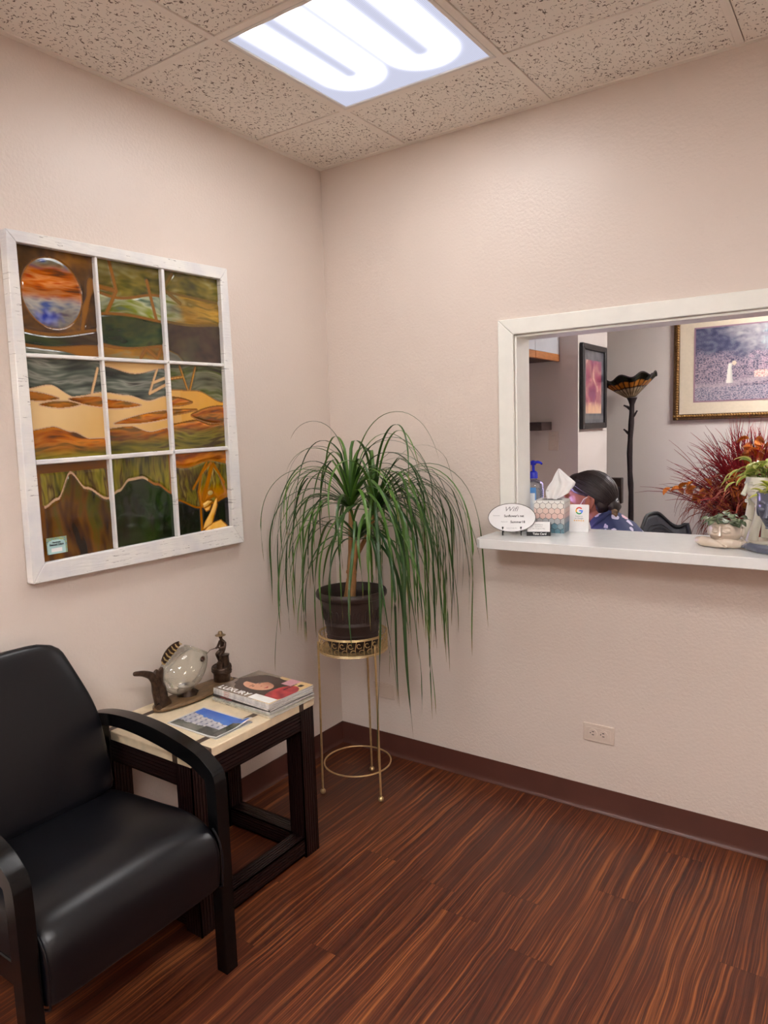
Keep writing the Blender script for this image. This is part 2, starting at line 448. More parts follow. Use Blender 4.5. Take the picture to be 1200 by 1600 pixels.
mb = MB(); mb.box(-.1, 0, YF - .1, 0, 0, H + .2); struct(mb, 'wall_left', m_wall)
OX0, OX1, OZ0, OZ1, WT = .912, 2.62, 1.02, 1.803, .10
mb = MB()
mb.box(-.1, OX0, 0, WT, 0, H + .2); mb.box(OX1, XR + .1, 0, WT, 0, H + .2)
mb.box(OX0, OX1, 0, WT, 0, OZ0); mb.box(OX0, OX1, 0, WT, OZ1, H + .2)
struct(mb, 'wall_back', m_wall)
mb = MB(); mb.box(XR, XR + .1, YF - .1, 0, 0, H + .2); struct(mb, 'wall_right', m_wall)
mb = MB(); mb.box(-.1, XR + .1, YF - .1, YF, 0, H + .2); struct(mb, 'wall_front', m_wall)
# office beyond the opening
PX, PY0, PY1 = .566, 1.65, 2.2
mb = MB(); mb.box(-1.2, XR + .1, YB, YB + .1, 0, H + .06); struct(mb, 'wall_far', m_wall2)
mb = MB(); mb.box(-1.2, PX, PY0, PY1, 0, H + .06); struct(mb, 'wall_pier', m_wall2)
mb = MB(); mb.box(.02, .13, WT, PY0, 0, H + .06); mb.box(-1.2, -1.1, PY1, YB, 0, H + .06); struct(mb, 'wall_office_left', m_wall2)
mb = MB(); mb.box(XR, XR + .1, WT, YB, 0, H + .06); struct(mb, 'wall_office_right', m_wall2)

# casing and jamb of the reception opening
mb = MB()
cw, ct = .071, .016
xo = OX0 + .006
def prof_v(x_in, x_out, z0, z1):
    # casing board with a stepped inner lip
    a, b = min(x_in, x_out), max(x_in, x_out)
    mb.box(a, b, -ct, 0, z0, z1)
zin = OZ1 + .002
outx0, outx1, outz = OX0 - cw + .002, OX1 + cw - .002, OZ1 + cw - .006
# mitred boards (polygons in XZ extruded along Y)
mz = Matrix(((1, 0, 0, 0), (0, 0, -1, 0), (0, 1, 0, 0), (0, 0, 0, 1)))
def board(poly, d): mb.prism(poly, 0, d, mat=mz)
board([(outx0, OZ0 + .036), (OX0 - .006, OZ0 + .036), (OX0 - .006, OZ1 + .006), (outx0, outz)], ct)
board([(OX1 + .006, OZ0 + .036), (outx1, OZ0 + .036), (outx1, outz), (OX1 + .006, OZ1 + .006)], ct)
board([(outx0, outz), (OX0 - .006, OZ1 + .006), (OX1 + .006, OZ1 + .006), (outx1, outz)], ct)
jb = MB()
jb.box(OX0 - .004, OX0 + .004, -.006, WT + .012, OZ0 + .0368, OZ1 + .004); jb.box(OX1 - .004, OX1 + .004, -.006, WT + .012, OZ0 + .0368, OZ1 + .004)
jb.box(OX0 + .0045, OX1 - .0045, -.006, WT + .012, OZ1 - .004, OZ1 + .004)
tr = struct(mb, 'trim_1', m_trim, bevel=.0035, seg=2)
struct(jb, 'jamb', m_trim, tr, bevel=.0015)

# cove baseboards
def cove(axis, a0, a1):
    prof = [(0, .0978), (.0035, .0978), (.0042, .09), (.0042, .022), (.006, .012), (.0095, .005), (.0135, .002), (.014, 0), (0, 0)]
    mb = MB(); R = []
    for a in (a0, a1):
        R.append([(a, -d, z) if axis == 'x' else (d, a, z) for d, z in prof])
    mb.rings(R); return mb
struct(cove('x', .0, XR), 'baseboard_back', m_base, smooth=True, ang=30)
struct(cove('y', YF, -.0005), 'baseboard_left', m_base, smooth=True, ang=30)

# ---------------------------------------------------------------- ceiling lights
m_lframe = M('light_frame_enamel', (.72, .70, .66), .35, 0, (20, .02))
def diffuser_mat(lo, hi):
    m, nt, out = nt_new('lit_prismatic_diffuser')
    tc = N(nt, 'ShaderNodeTexCoord'); sx = N(nt, 'ShaderNodeSeparateXYZ'); nt.links.new(tc.outputs['Object'], sx.inputs[0])
    X, Y = sx.outputs[0], sx.outputs[1]
    ds = []
    for c, r, y0 in ((-.125, .068, .10), (.125, .072, .12)):      # glow of two U-bent tubes, put into the panel's emission
        ax = mathn(nt, 'SUBTRACT', X, c); by = mathn(nt, 'MAXIMUM', mathn(nt, 'SUBTRACT', Y, y0), 0)
        ln = mathn(nt, 'SQRT', mathn(nt, 'ADD', mathn(nt, 'MULTIPLY', ax, ax), mathn(nt, 'MULTIPLY', by, by)))
        ds.append(mathn(nt, 'ABSOLUTE', mathn(nt, 'SUBTRACT', ln, r)))
    gl = [mathn(nt, 'POWER', 2.718, mathn(nt, 'MULTIPLY', mathn(nt, 'MULTIPLY', d, d), -1 / (.0235 ** 2))) for d in ds]
    g = mathn(nt, 'ADD', gl[0], gl[1], clamp=True)
    # prism dimples of the acrylic, as a ripple in the emission
    px = mathn(nt, 'SINE', mathn(nt, 'MULTIPLY', mathn(nt, 'ADD', X, Y), 620)); py = mathn(nt, 'SINE', mathn(nt, 'MULTIPLY', mathn(nt, 'SUBTRACT', X, Y), 620))
    pr = mathn(nt, 'MULTIPLY_ADD', mathn(nt, 'MULTIPLY', px, py), .22, 1)
    st = mathn(nt, 'MULTIPLY', mathn(nt, 'MULTIPLY_ADD', g, hi, lo), pr)
    col = ramp(nt, g, [(0, (.78, .80, 1.)), (.5, (1, .97, .94))])
    e = N(nt, 'ShaderNodeEmission'); nt.links.new(col, e.inputs[0]); nt.links.new(st, e.inputs[1])
    nt.links.new(e.outputs[0], out.inputs[0]); return m
LGT_LO, LGT_HI = .66, 30.
m_diff = diffuser_mat(LGT_LO, LGT_HI); m_diff_fill = diffuser_mat(LGT_LO, 120.)  # second one is stronger, for the added fill panels
m_tube_back = M('white_reflector', (.8, .8, .8), .5)
def troffer(loc, label, md):
    t = thing('ceiling_light', label, 'ceiling light', loc, 0, 'square lay-in ceiling lights')
    h = .2925
    f = MB(); w = .014
    f.box(-h, h, -h, -h + w, -.001, .05); f.box(-h, h, h - w, h, -.001, .05); f.box(-h, -h + w, -h + w, h - w, -.001, .05); f.box(h - w, h, -h + w, h - w, -.001, .05)
    f.build('frame', m_lframe, t, bevel=.002)
    d = MB(); d.box(-h + w, h - w, -h + w, h - w, .004, .010); d.build('diffuser', md, t)
    k = MB(); k.box(-h + .002, h - .002, -h + .002, h - .002, .05, .11); k.build('housing', m_tube_back, t)
    return t
L1 = troffer(((xs[1] + xs[2]) / 2, (ys[1] + ys[2]) / 2, H), 'lit square ceiling light with the glow of bent tubes drawn on its panel, set in the tiled ceiling', m_diff)
L2 = troffer(((xs[4] + xs[5]) / 2, (ys[3] + ys[4]) / 2, H), 'added unseen square fill light in the ceiling above the camera on the right', m_diff_fill)  # unseen panel added to even out the room light
dup(L2, ((xs[4] + xs[5]) / 2, (ys[6] + ys[7]) / 2, H), label='added unseen square fill light far behind the camera on the right')  # copy of the added fill panel, out of view
dup(L2, ((xs[1] + xs[2]) / 2, (ys[5] + ys[6]) / 2, H), label='added unseen square fill light behind the camera on the left')  # another added fill copy outside the view
L4 = troffer((2.0, 2.08, H + .02 - .1105), 'lit square ceiling light over the reception office', diffuser_mat(LGT_LO, 185.))
# ---------------------------------------------------------------- armchair
m_leather = M('black_vinyl', (.0026, .0026, .0042), .33, 0, (60, .1), bump=(420, .10, .0006), spec=.40)
m_lacq = M('black_lacquered_wood', (.0025, .0025, .0028), .22, 0, (20, .1), bump=(60, .03), spec=.34)
ch = thing('armchair', 'black vinyl armchair with curved wooden arms beside the side table', 'chair', (.38, -1.597, 0))
def arm_path():
    p = [(.085, .630), (.12, .640), (.17, .650), (.24, .656), (.32, .655), (.40, .648), (.48, .635), (.555, .617), (.598, .594), (.616, .560), (.6215, .51), (.622, .44), (.622, .2), (.622, 0)]
    return [(x - .38, 0, z - (.0175 if z > .56 else 0)) for x, z in p]
def catmull(P, k=4):
    P = [Vector(p) for p in P]; out = []
    for i in range(len(P) - 1):
        p0, p1, p2, p3 = P[max(i - 1, 0)], P[i], P[i + 1], P[min(i + 2, len(P) - 1)]
        for j in range(k):
            t = j / k
            out.append(.5 * ((2 * p1) + (p2 - p0) * t + (2 * p0 - 5 * p1 + 4 * p2 - p3) * t * t + (3 * p1 - 3 * p2 + p3 - p0) * t ** 3))
    return out + [P[-1]]
for sy in (1, -1):
    y = sy * .271
    mb = MB(); P = catmull(arm_path(), 3); n = len(P)
    mb.bar([(p.x, y, p.z) for p in P], .040, [.036 + .010 * sst(.05, .4, i / n) * (1 - sst(.4, .7, i / n)) for i in range(n)], up=(1e-3, 0, 1)) if False else None
    # section: width along Y, thickness in the XZ plane normal to the path
    rings = []
    for i, p in enumerate(P):
        t = (P[min(i + 1, n - 1)] - P[max(i - 1, 0)]).normalized(); nn = Vector((-t.z, 0, t.x))
        if nn.z < 0 and abs(nn.z) > .3: nn = -nn
        w = .020; th = .019 + .004 * sst(.15, .4, i / n) * (1 - sst(.5, .75, i / n))
        nn = Vector((-t.z, 0, t.x)); nn = nn if (nn.x > 0 or nn.z > 0) else -nn
        rings.append([(p.x + nn.x * a * th, y + b * w, p.z + nn.z * a * th) for a, b in ((-1, -1), (1, -1), (1, 1), (-1, 1))])
    mb.rings(rings); mb.build('armrest', m_lacq, ch, smooth=True, ang=35, bevel=.006, seg=3)
    mb = MB(); mb.rings([[(cx + a * .018 - .38, y + b * .02, z) for a, b in ((-1, -1), (1, -1), (1, 1), (-1, 1))] for cx, z in ((.03, 0), (.075, .3), (.1, .5), (.112, .622))])
    mb.build('leg', m_lacq, ch, bevel=.005, seg=2)
mb = MB()
mb.box(.06 - .38, .63 - .38, -.251, -.236, .27, .33); mb.box(.06 - .38, .63 - .38, .236, .251, .27, .33); mb.box(.06 - .38, .09 - .38, -.236, .236, .27, .33)
mb.build('seat_frame', m_lacq, ch, bevel=.003)
# seat: profile in XZ swept across Y with rounded sides
def seat_profile():
    up_ = [(.13, .405), (.2, .430), (.3, .442), (.42, .450), (.50, .457), (.555, .455), (.602, .444), (.636, .420), (.654, .388), (.659, .345), (.655, .29), (.648, .268)]
    lo_ = [(.60, .262), (.5, .30), (.3, .305), (.13, .305)]
    return up_ + lo_
mb = MB(); prof = catmull([(x, 0, z) for x, z in seat_profile()], 3); cxz = Vector((.42, 0, .37)); R = []
for k, (yy, sc, dz) in enumerate([(-.2475, .90, -.02), (-.2455, .955, -.008), (-.238, .985, -.002), (-.22, 1, 0), (-.12, 1, .004), (0, 1, .005), (.12, 1, .004), (.22, 1, 0), (.238, .985, -.002), (.2455, .955, -.008), (.2475, .90, -.02)]):
    R.append([((cxz.x + (p.x - cxz.x) * sc) - .38, yy, cxz.z + (p.z - cxz.z) * sc + (dz if p.z > .38 else 0)) for p in prof])
mb.rings(R); seat = mb.build('seat', m_leather, ch, smooth=True, ang=60, sub=1)
for sy in (1, -1):
    mb = MB(); mb.tube([(p.x - .38, sy * .2445, p.z - .001) for p in prof[20:36]], .0028, 6); mb.build('piping', m_leather, seat, smooth=True)
# backrest: tapered padded slab leaning back
R = []; rows = 16
for i in range(rows + 1):
    t = i / rows; z = .425 + t * .475
    x = .205 - .125 * t ** 1.05
    hw = .243 - .012 * t - .055 * sst(.45, 1.0, t) - .035 * sst(.93, 1.0, t)
    th = .046 * (1 - .35 * t) * (1 if t < .93 else 1 - .65 * sst(.9, 1.02, t)) 
    bow = .016 * math.sin(PI * t)
    ring = []
    for a in range(24):
        q = 2 * PI * a / 24; c, s_ = math.cos(q), math.sin(q)
        e = lambda v: math.copysign(abs(v) ** .35, v)
        ring.append((x + bow - .38 + e(c) * th * .5 + (.018 * (s_ ** 2) if c > 0 else 0) * -.6, e(s_) * hw, z - .012 * (s_ ** 4) * sst(.8, 1, t)))
    R.append(ring)
mb = MB(); mb.rings(R); mb.build('backrest', m_leather, ch, smooth=True, ang=70, sub=1)

# ---------------------------------------------------------------- side table
m_reed = M('reeded_dark_wood', S(28, 12, 11), .36, 0, (60, .25), stretch=(1, 1, 1))
m_trav = M('cream_travertine', S(222, 204, 172), .28, 0, (26, .10), bump=(120, .05))
m_inlay = M('brown_stone_inlay', S(74, 58, 46), .35, 0, (90, .4))
TX0, TX1, TY0, TY1, TZ = .022, .476, -1.290, -.744, .560
tb = thing('side_table', 'square side table with cream stone top and reeded dark wood frame', 'table', ((TX0 + TX1) / 2, (TY0 + TY1) / 2, 0))
ox, oy = (TX0 + TX1) / 2, (TY0 + TY1) / 2; hx, hy = (TX1 - TX0) / 2, (TY1 - TY0) / 2
mb = MB(); sl = .030
mb.box(-hx, hx, -hy, hy, TZ - sl, TZ - .0005)
mb.build('top', m_trav, tb, bevel=.003)
mb = MB(); iw = .011
for x in (-hx + .068, hx - .068):
    mb.box(x - iw, x + iw, -hy - .0004, hy + .0004, TZ - sl + .0004, TZ)
for y in (-hy + .068, hy - .068):
    mb.box(-hx - .0004, hx + .0004, y - iw, y + iw, TZ - sl + .0004, TZ - .00005)
# keep the inlay as bands: two along each direction, crossing near the corners
mb.build('inlay', m_inlay, tb)
def reeded(mb, x0, x1, y0, y1, z0, z1, ax, n=6):
    """post or rail with a solid core and raised ribs running along ax on its four long faces"""
    d, gap = .0035, .0032
    lo, hi = [x0, y0, z0], [x1, y1, z1]; k = 'xyz'.index(ax); a, b = [q for q in range(3) if q != k]
    def bx(r):
        mb.box(r[0][0], r[0][1], r[1][0], r[1][1], r[2][0], r[2][1])
    core = [[lo[q] + (d if q != k else 0), hi[q] - (d if q != k else 0)] for q in range(3)]; bx(core)
    for u, v in ((a, b), (b, a)):          # ribs are spread along u, standing out on both v faces
        w = (hi[u] - lo[u]) / n
        for i in range(n):
            for f0, f1 in ((lo[v], lo[v] + d + .0005), (hi[v] - d - .0005, hi[v])):
                r = [None] * 3; r[k] = [lo[k], hi[k]]; r[u] = [lo[u] + i * w + (gap / 2 if i else 0), lo[u] + (i + 1) * w - (gap / 2 if i < n - 1 else 0)]; r[v] = [f0, f1]; bx(r)
LW = .068; zt = TZ - sl - .0005; e = .004
for sx_ in (-1, 1):
    for sy_ in (-1, 1):
        mb = MB(); x0 = -hx + e if sx_ < 0 else hx - e - LW; y0 = -hy + e if sy_ < 0 else hy - e - LW
        reeded(mb, x0, x0 + LW, y0, y0 + LW, 0, zt, 'z'); mb.build('leg', m_reed, tb)
for sx_ in (-1, 1):
    x0 = -hx + e if sx_ < 0 else hx - e - LW
    mb = MB(); reeded(mb, x0, x0 + LW, -hy + e + LW, hy - e - LW, zt - .070, zt, 'y'); mb.build('apron', m_reed, tb)
    mb = MB(); reeded(mb, x0 + .004, x0 + LW - .004, -hy + e + LW, hy - e - LW, .012, .072, 'y'); mb.build('stretcher', m_reed, tb)
for sy_ in (-1, 1):
    y0 = -hy + e if sy_ < 0 else hy - e - LW
    mb = MB(); reeded(mb, -hx + e + LW, hx - e - LW, y0, y0 + LW, zt - .070, zt, 'x'); mb.build('apron', m_reed, tb)
    mb = MB(); reeded(mb, -hx + e + LW, hx - e - LW, y0 + .004, y0 + LW - .004, .012, .072, 'x'); mb.build('stretcher', m_reed, tb)

# ---------------------------------------------------------------- magazines
m_page = M('magazine_pages', (.62, .60, .57), .6, 0, (200, .15), stretch=(1, 1, 12))
m_cover = M_paint('glossy_cover', .22, .5, .4)
def cover_art(u, v):
    # u along the width (0 spine side .. ), v down the cover; portrait of a dark haired woman, beige and white lettering bands
    n = FR(u * 3, v * 3, 5) * .12
    c = mixc(S(120, 108, 98), S(158, 140, 120), v + n)
    if v > .70: c = mixc(c, S(226, 196, 146), sst(.66, .78, v + n * .4))
    if u > .55 and v > .45: c = mixc(c, S(222, 184, 130), .7)
    hx_, hy_ = (u - .54) / .40, (v - .40) / .36
    if hx_ ** 2 + hy_ ** 2 < 1 + 3 * n or (abs(u - .50) > .16 and .35 < v < .78 and abs(u - .52) < .34 + n): c = mixc(S(28, 20, 18), S(66, 42, 32), .5 + 2 * NZ(u * 26, v * 5, 1))
    fx_, fy_ = (u - .49) / .185, (v - .43) / .25
    if fx_ ** 2 + fy_ ** 2 * (1 + .35 * max(0, fy_)) < 1 and not (fx_ > .1 and fy_ < -.45 + .5 * fx_):
        c = mixc(S(150, 88, 66), S(216, 156, 124), sst(-1.1, .8, -fx_ - .2 * fy_ + .6))
        for ex in (-.075, .07):
            q = ((u - .485 - ex) / .034) ** 2 + ((v - .385) / .013) ** 2
            if q < 1: c = mixc(S(40, 24, 20), c, sst(.3, 1., q))
            if abs(v - .352 + ((u - .485 - ex) * 6) ** 2 * .10) < .007 and abs(u - .485 - ex) < .05: c = mixc(c, S(62, 38, 30), .8)
        q = ((u - .485) / .055) ** 2 + ((v - .56 - .012 * math.cos((u - .485) * 40)) / .018) ** 2
        if q < 1: c = mixc(S(170, 62, 62), c, sst(.4, 1., q))
        q = ((u - .482) / .022) ** 2 + ((v - .475) / .014) ** 2
        if q < 1: c = mixc(S(150, 86, 66), c, sst(.1, 1., q))
    bx, by = (u - .45) / .34, (v - .86) / .16
    if bx ** 2 + by ** 2 < 1 and v > .68: c = mixc(S(196, 62, 66), S(146, 40, 52), .5 + NZ(u * 9, v * 9, 3))
    if u > .74 and .62 < v < .80: c = S(206, 150, 160)
    if .80 < u < .90 and .86 < v < .93: c = S(58, 46, 34)
    return c
def magazine(loc, rz, label, th, w, d, spine, top_func=None, group='magazines stacked on the side table', name='magazine'):
    """w along local x (spine runs along the -y long side), d along y"""
    t = thing(name, label, 'magazine', loc, rz, group)
    mb = MB(); ct_ = .0005
    mb.box(-w / 2 + .002, w / 2 - .002, -d / 2 + .001, d / 2 - .002, ct_, th - ct_); mb.build('pages', m_page, t)
    cm = M('cover_' + label.split()[0], spine, .3, 0, (80, .25), spec=.5)
    mb = MB(); mb.box(-w / 2, w / 2, -d / 2, d / 2, 0, ct_); mb.box(-w / 2, w / 2, -d / 2, d / 2, th - ct_, th); mb.box(-w / 2, w / 2, -d / 2 - .0006, -d / 2 + .0002, 0, th)
    cv = mb.build('cover', cm, t)
    if top_func: picture('cover_print', w - .001, d - .001, 200, 150, top_func, m_cover, cv, T(0, 0, th + .0003))
    return t, cv
m_ink_red = M('red_ink', S(176, 40, 52), .5); m_ink_blk = M('black_ink', S(28, 26, 28), .5); m_ink_wht = M('white_ink', (.8, .8, .78), .5); m_ink_org = M('orange_ink', S(196, 90, 60), .5)
MX, MY = .338, -.853
specs = [  # thickness, spine colour, rotation, dx, dy, label, spine text, ink
    (.0055, (.55, .50, .40), 2.5, .008, .000, 'white magazine at the bottom of the stack on the side table', 'TRAVEL', m_ink_blk),
    (.0060, (.50, .52, .46), 1.0, -.004, .004, 'pale green edged magazine second from the bottom of the stack', 'HOME & GARDEN', m_ink_blk),
    (.0055, (.60, .60, .60), 3.0, .002, .006, 'thin white magazine third from the bottom of the stack', 'HEALTH', m_ink_org),
    (.0075, (.018, .016, .018), 1.6, .000, .002, 'black spined magazine with red lettering in the middle of the stack', 'WOMEN TODAY', m_ink_red),
    (.0060, (.62, .60, .58), 4.0, .004, .000, 'white spined magazine lying just above the black spined one', 'SEASONS', m_ink_org),
    (.0065, (.60, .58, .56), 2.2, .002, .003, 'white spined magazine directly under the topmost magazine', 'LIFESTYLE', m_ink_org),
    (.0075, (.66, .64, .60), 2.8, .004, .002, 'topmost magazine with a dark haired woman on the cover', 'LIFESTYLE', m_ink_org)]
z = TZ + .0003
mrot = Matrix(((1, 0, 0, 0), (0, 0, -1, 0), (0, 1, 0, 0), (0, 0, 0, 1)))
for k, (th, c, r, dx, dy, lab, st, ink) in enumerate(specs):
    f = None
    if k == len(specs) - 1:
        f = lambda u, v: cover_art(v, 1 - u) if False else cover_art(1 - v, u)
    t, cv = magazine((MX + dx, MY + dy, z), math.radians(-r), lab, th, .275, .208, c, f)
    text('spine_lettering', st, th * .75, ink, cv, T(-.07, -.1047, th / 2) @ mrot, sx=1.3)
    if f:
        text('title_lettering', 'LUXURY', .034, m_ink_wht, cv, T(-.055, -.083, th + .0006), sx=1.15, bold=.0008)
        text('title_lettering', 'SPRING ISSUE', .010, m_ink_blk, cv, T(.085, .045, th + .0006) @ RZ(PI / 2), sx=1.1)
        mb = MB(); mb.box(.03, .132, -.1, -.062, th + .0003, th + .0006); mb.build('caption_band', m_ink_wht, cv)
    z += th + .0004
# magazine with a picture of a white stone building, by itself on the table
def brochure_art(u, v):
    n = FR(u * 4, v * 4, 8)
    if u < .03 or u > .97 or v < .04 or v > .96: return (.72, .72, .70)
    c = mixc(S(36, 96, 196), S(96, 150, 220), v * 1.1 + n * .2)
    sky = .30 + .18 * u + .05 * NZ(u * 12, 1, 1)
    if v > sky and u < .86:
        c = mixc(S(176, 178, 190), S(212, 208, 206), .5 + n)
        a, b = (u * 9) % 1, (v * 8) % 1
        if .3 < a < .62 and .35 < b < .8: c = S(112, 116, 136)
        if b < .1: c = S(150, 152, 168)
    if v > .72 + .1 * NZ(u * 7, 2, 2): c = mixc(S(60, 70, 66), S(110, 112, 104), .5 + n)
    if u > .80 and v > .28: c = mixc(S(38, 52, 40), S(70, 84, 74), .5 + 2 * NZ(u * 40, v * 40, 3))
    if u > .55 and v > .66: c = mixc(S(58, 62, 62), S(88, 90, 84), .5 + n)
    return c
br = thing('magazine', 'thin magazine with a white building under blue sky, lying by itself on the side table', 'magazine', (.332, -1.088, TZ + .0003), math.radians(-1))
mb = MB(); mb.box(-.116, .116, -.075, .075, 0, .0022); mb.build('pages', m_page, br)
picture('cover_print', .234, .152, 90, 60, brochure_art, m_cover, br, T(0, 0, .0028), disp=lambda u, v: .010 * sst(.75, 1, u) * sst(.55, 0, v) + .004 * sst(.8, 1, u))

# ---------------------------------------------------------------- fish bowl sculpture with a fisherman
m_brz = M('aged_bronze', S(70, 52, 40), .38, .55, (70, .45), bump=(150, .25, .002))
m_drift = M('bronzed_driftwood', S(112, 88, 60), .42, .25, (60, .35), bump=(90, .3, .002), stretch=(3, .5, 3))
m_fglass = M_glass('milky_fish_glass', (.93, .91, .85), .20, .04, (.86, .82, .70))
m_straw = M('bronze_hat', S(120, 100, 72), .45, .4, (120, .3))
FX, FY = .105, -.965
fs = thing('fish_sculpture', 'glass fish bowl sculpture with a bronze fisherman on a driftwood base', 'sculpture', (FX, FY, TZ))
W = lambda y, z, x=0: (x, y - FY, z - TZ)
# base plank
R = []
for i in range(25):
    t = i / 24; y = -1.128 + .352 * t
    hw = .058 * (max(0, 1 - abs(2 * t - 1) ** 2.6)) ** .5 + .003 + .003 * NZ(t * 9, 0, 0)
    R.append([(math.cos(a) ** 1 * hw if True else 0, y - FY + .012 * math.sin(PI * t), .010 + .0095 * math.copysign(abs(math.sin(a)) ** .5, math.sin(a)) + .0012 * NZ(y * 40, a, 0)) for a in [2 * PI * j / 14 for j in range(14)]])
mb = MB(); mb.rings(R); mb.build('base', m_drift, fs, smooth=True, ang=60, sub=1)
# tail fin: twisted stump rising to a long tip
tailm = skin_mesh([[(W(-1.095, .575), (0.0253, 0.0312)), (W(-1.100, .605), (0.0207, 0.0286)), (W(-1.103, .640), (0.0149, 0.0247)), (W(-1.098, .670), (0.0115, 0.0208)), (W(-1.088, .694), (0.0080, 0.0143)), (W(-1.084, .708), (0.0046, 0.0078))],
                   [(W(-1.103, .640), (0.0149, 0.0247)), (W(-1.112, .668), (0.0103, 0.0195)), (W(-1.130, .692), (0.0080, 0.0143)), (W(-1.160, .707), (0.0069, 0.0104)), (W(-1.196, .716), (0.0057, 0.0078))],
                   [(W(-1.098, .670), (0.0115, 0.0208)), (W(-1.107, .690), (0.0069, 0.0156)), (W(-1.109, .706), (0.0034, 0.0078))],
                   [(W(-1.095, .575), (0.0253, 0.0312)), (W(-1.112, .580, .012), (0.0161, 0.0182)), (W(-1.126, .578, .010), (0.0069, 0.0078))],
                   [(W(-1.095, .575), (0.0253, 0.0312)), (W(-1.076, .582, .012), (0.0149, 0.0182)), (W(-1.062, .577, .014), (0.0057, 0.0065))]], 1)
o = bpy.data.objects.new('tail', tailm); COL.objects.link(o); o.parent = fs; tailm.materials.append(m_brz); tailm.polygons.foreach_set('use_smooth', [True] * len(tailm.polygons))
mb = MB()
for k in range(5):
    q = .008 * (k - 2); mb.tube([W(-1.117 + k * .009, .572, .016), W(-1.108 + k * .004, .61, .019), W(-1.112 + k * .004, .645, .014), W(-1.125 + k * .006, .680, .009)], [.004, .0045, .0035, .001], 6)
mb.build('tail_ridge', m_brz, o, smooth=True)
# glass body: bulged egg cut open at the mouth
bm_ = MB(); a_ = Vector((0, .90, .436)); b_ = Vector((0, -.436, .90)); c_ = Vector((1, 0, 0))
mt = Matrix(((c_.x, b_.x, a_.x, 0), (c_.y, b_.y, a_.y, 0), (c_.z, b_.z, a_.z, 0), (0, 0, 0, 1)))
ctr = Vector(W(-.992, .678))
bm_.ball(ctr, .064, .074, .100, 36, 24, mat=mt)
for v in bm_.bm.verts:      # belly sag and narrowed nose
    q = (v.co - ctr).dot(a_) / .104
    off_ = v.co - ctr - a_ * (q * .104)
    v.co += off_ * (-.10 * q) + Vector((0, 0, -.008 * max(0, 1 - q * q)))
mn = Vector((0, .52, .854)); mc = Vector(W(-.930, .722))
bmesh.ops.bisect_plane(bm_.bm, geom=bm_.bm.verts[:] + bm_.bm.edges[:] + bm_.bm.faces[:], plane_co=mc, plane_no=mn, clear_outer=True)
rim = [v.co.copy() for v in bm_.bm.verts if abs((v.co - mc).dot(mn)) < 1e-4]
cc = sum(rim, Vector()) / len(rim); u1 = (rim[0] - cc).normalized(); u2 = mn.cross(u1)
rim.sort(key=lambda p: math.atan2((p - cc).dot(u2), (p - cc).dot(u1)))
gb = bm_.build('glass_body', m_fglass, fs, smooth=True, ang=180)
mb = MB(); mb.tube(rim, .0032, 8, closed=True, cap=False); mb.build('mouth_rim', m_fglass, gb, smooth=True)
# dorsal fin: webbed, with raised curved rays
mb = MB(); fb, ft_ = [], []
for k in range(13):
    t = k / 12; b2 = Vector(W(-1.072 + .074 * t, .712 + .050 * t)); h2 = .030 * math.sin(PI * (.12 + .80 * t)) ** .6
    fb.append(b2); ft_.append(b2 + Vector((0, -.62, .78)) * h2)
for q in (-.0015, .0015):
    for a, b, c2, d2 in zip(fb, fb[1:], ft_[1:], ft_): mb.quad([p + Vector((q, 0, 0)) for p in (a, b, c2, d2)])
for k in range(0, 13, 2):
    a, b = fb[k], ft_[k]; md_ = (a + b) / 2 + Vector((0, -.003, -.003)); mb.tube([a + Vector((.003, 0, 0)), md_ + Vector((.004, 0, 0)), b], [.0030, .0028, .0018], 6, 1)
mb.tube(ft_, .0024, 6); mb.build('dorsal_fin', [m_brz, M('golden_fin', S(196, 168, 118), .35, .3, (60, .3))], fs, smooth=True, ang=60)
m_eye = M('amber_glass_eye', S(70, 26, 18), .08, 0, (40, .2), coat=1)
mb = MB(); mb.ball(W(-.957, .706, .055), .006, .0065, .0065, 14, 10); ey_ = mb.build('eye', m_eye, fs, smooth=True); mb = MB(); mb.torus(W(-.957, .706, .0575), .0078, .0024, 18, 6, axis='X'); mb.build('eye_ring', m_brz, ey_, smooth=True)
mb = MB(); mb.ball(W(-.952, .722, -.050), .006, .0085, .0085, 14, 10); mb.build('eye', m_eye, fs, smooth=True)
mb = MB(); mb.lathe([(.012, 0), (.034, .001), (.034, .010), (.026, .018), (.022, .028), (.030, .034), (.004, .036)], 20, W(-.985, .577))
for v in mb.bm.verts: v.co += Vector((NZ(*(v.co * 90)), NZ(*(v.co * 80 + Vector((3, 0, 0)))), 0)) * .007
mb.build('foot', m_brz, fs, smooth=True, ang=80)
# barrel-like stump bound with rope
sy_ = -.823
mb = MB(); mb.lathe([(.001, .572), (.031, .572), (.030, .60), (.033, .618), (.030, .632), (.001, .634)], 24, (0, sy_ - FY, -TZ))
mb.lathe([(.001, .632), (.019, .632), (.018, .662), (.020, .672), (.001, .674)], 20, (0, sy_ + .012 - FY, -TZ)); mb.lathe([(.001, .632), (.013, .632), (.013, .650), (.001, .652)], 16, (.012, sy_ - .016 - FY, -TZ))
for v in mb.bm.verts: v.co += Vector((1, 1, 0)) * (.0018 * math.sin(60 * math.atan2(v.co.y - (sy_ - FY), v.co.x)))
st_ = mb.build('stump', m_brz, fs, smooth=True, ang=50)
mb = MB()
for k in range(5): mb.torus((0, sy_ - FY, .050 + k * .0052), .0335 + .001 * (k % 2), .0029, 26, 6, mat=RX(.06 * (k - 2)))
mb.build('rope', m_brz, st_, smooth=True)
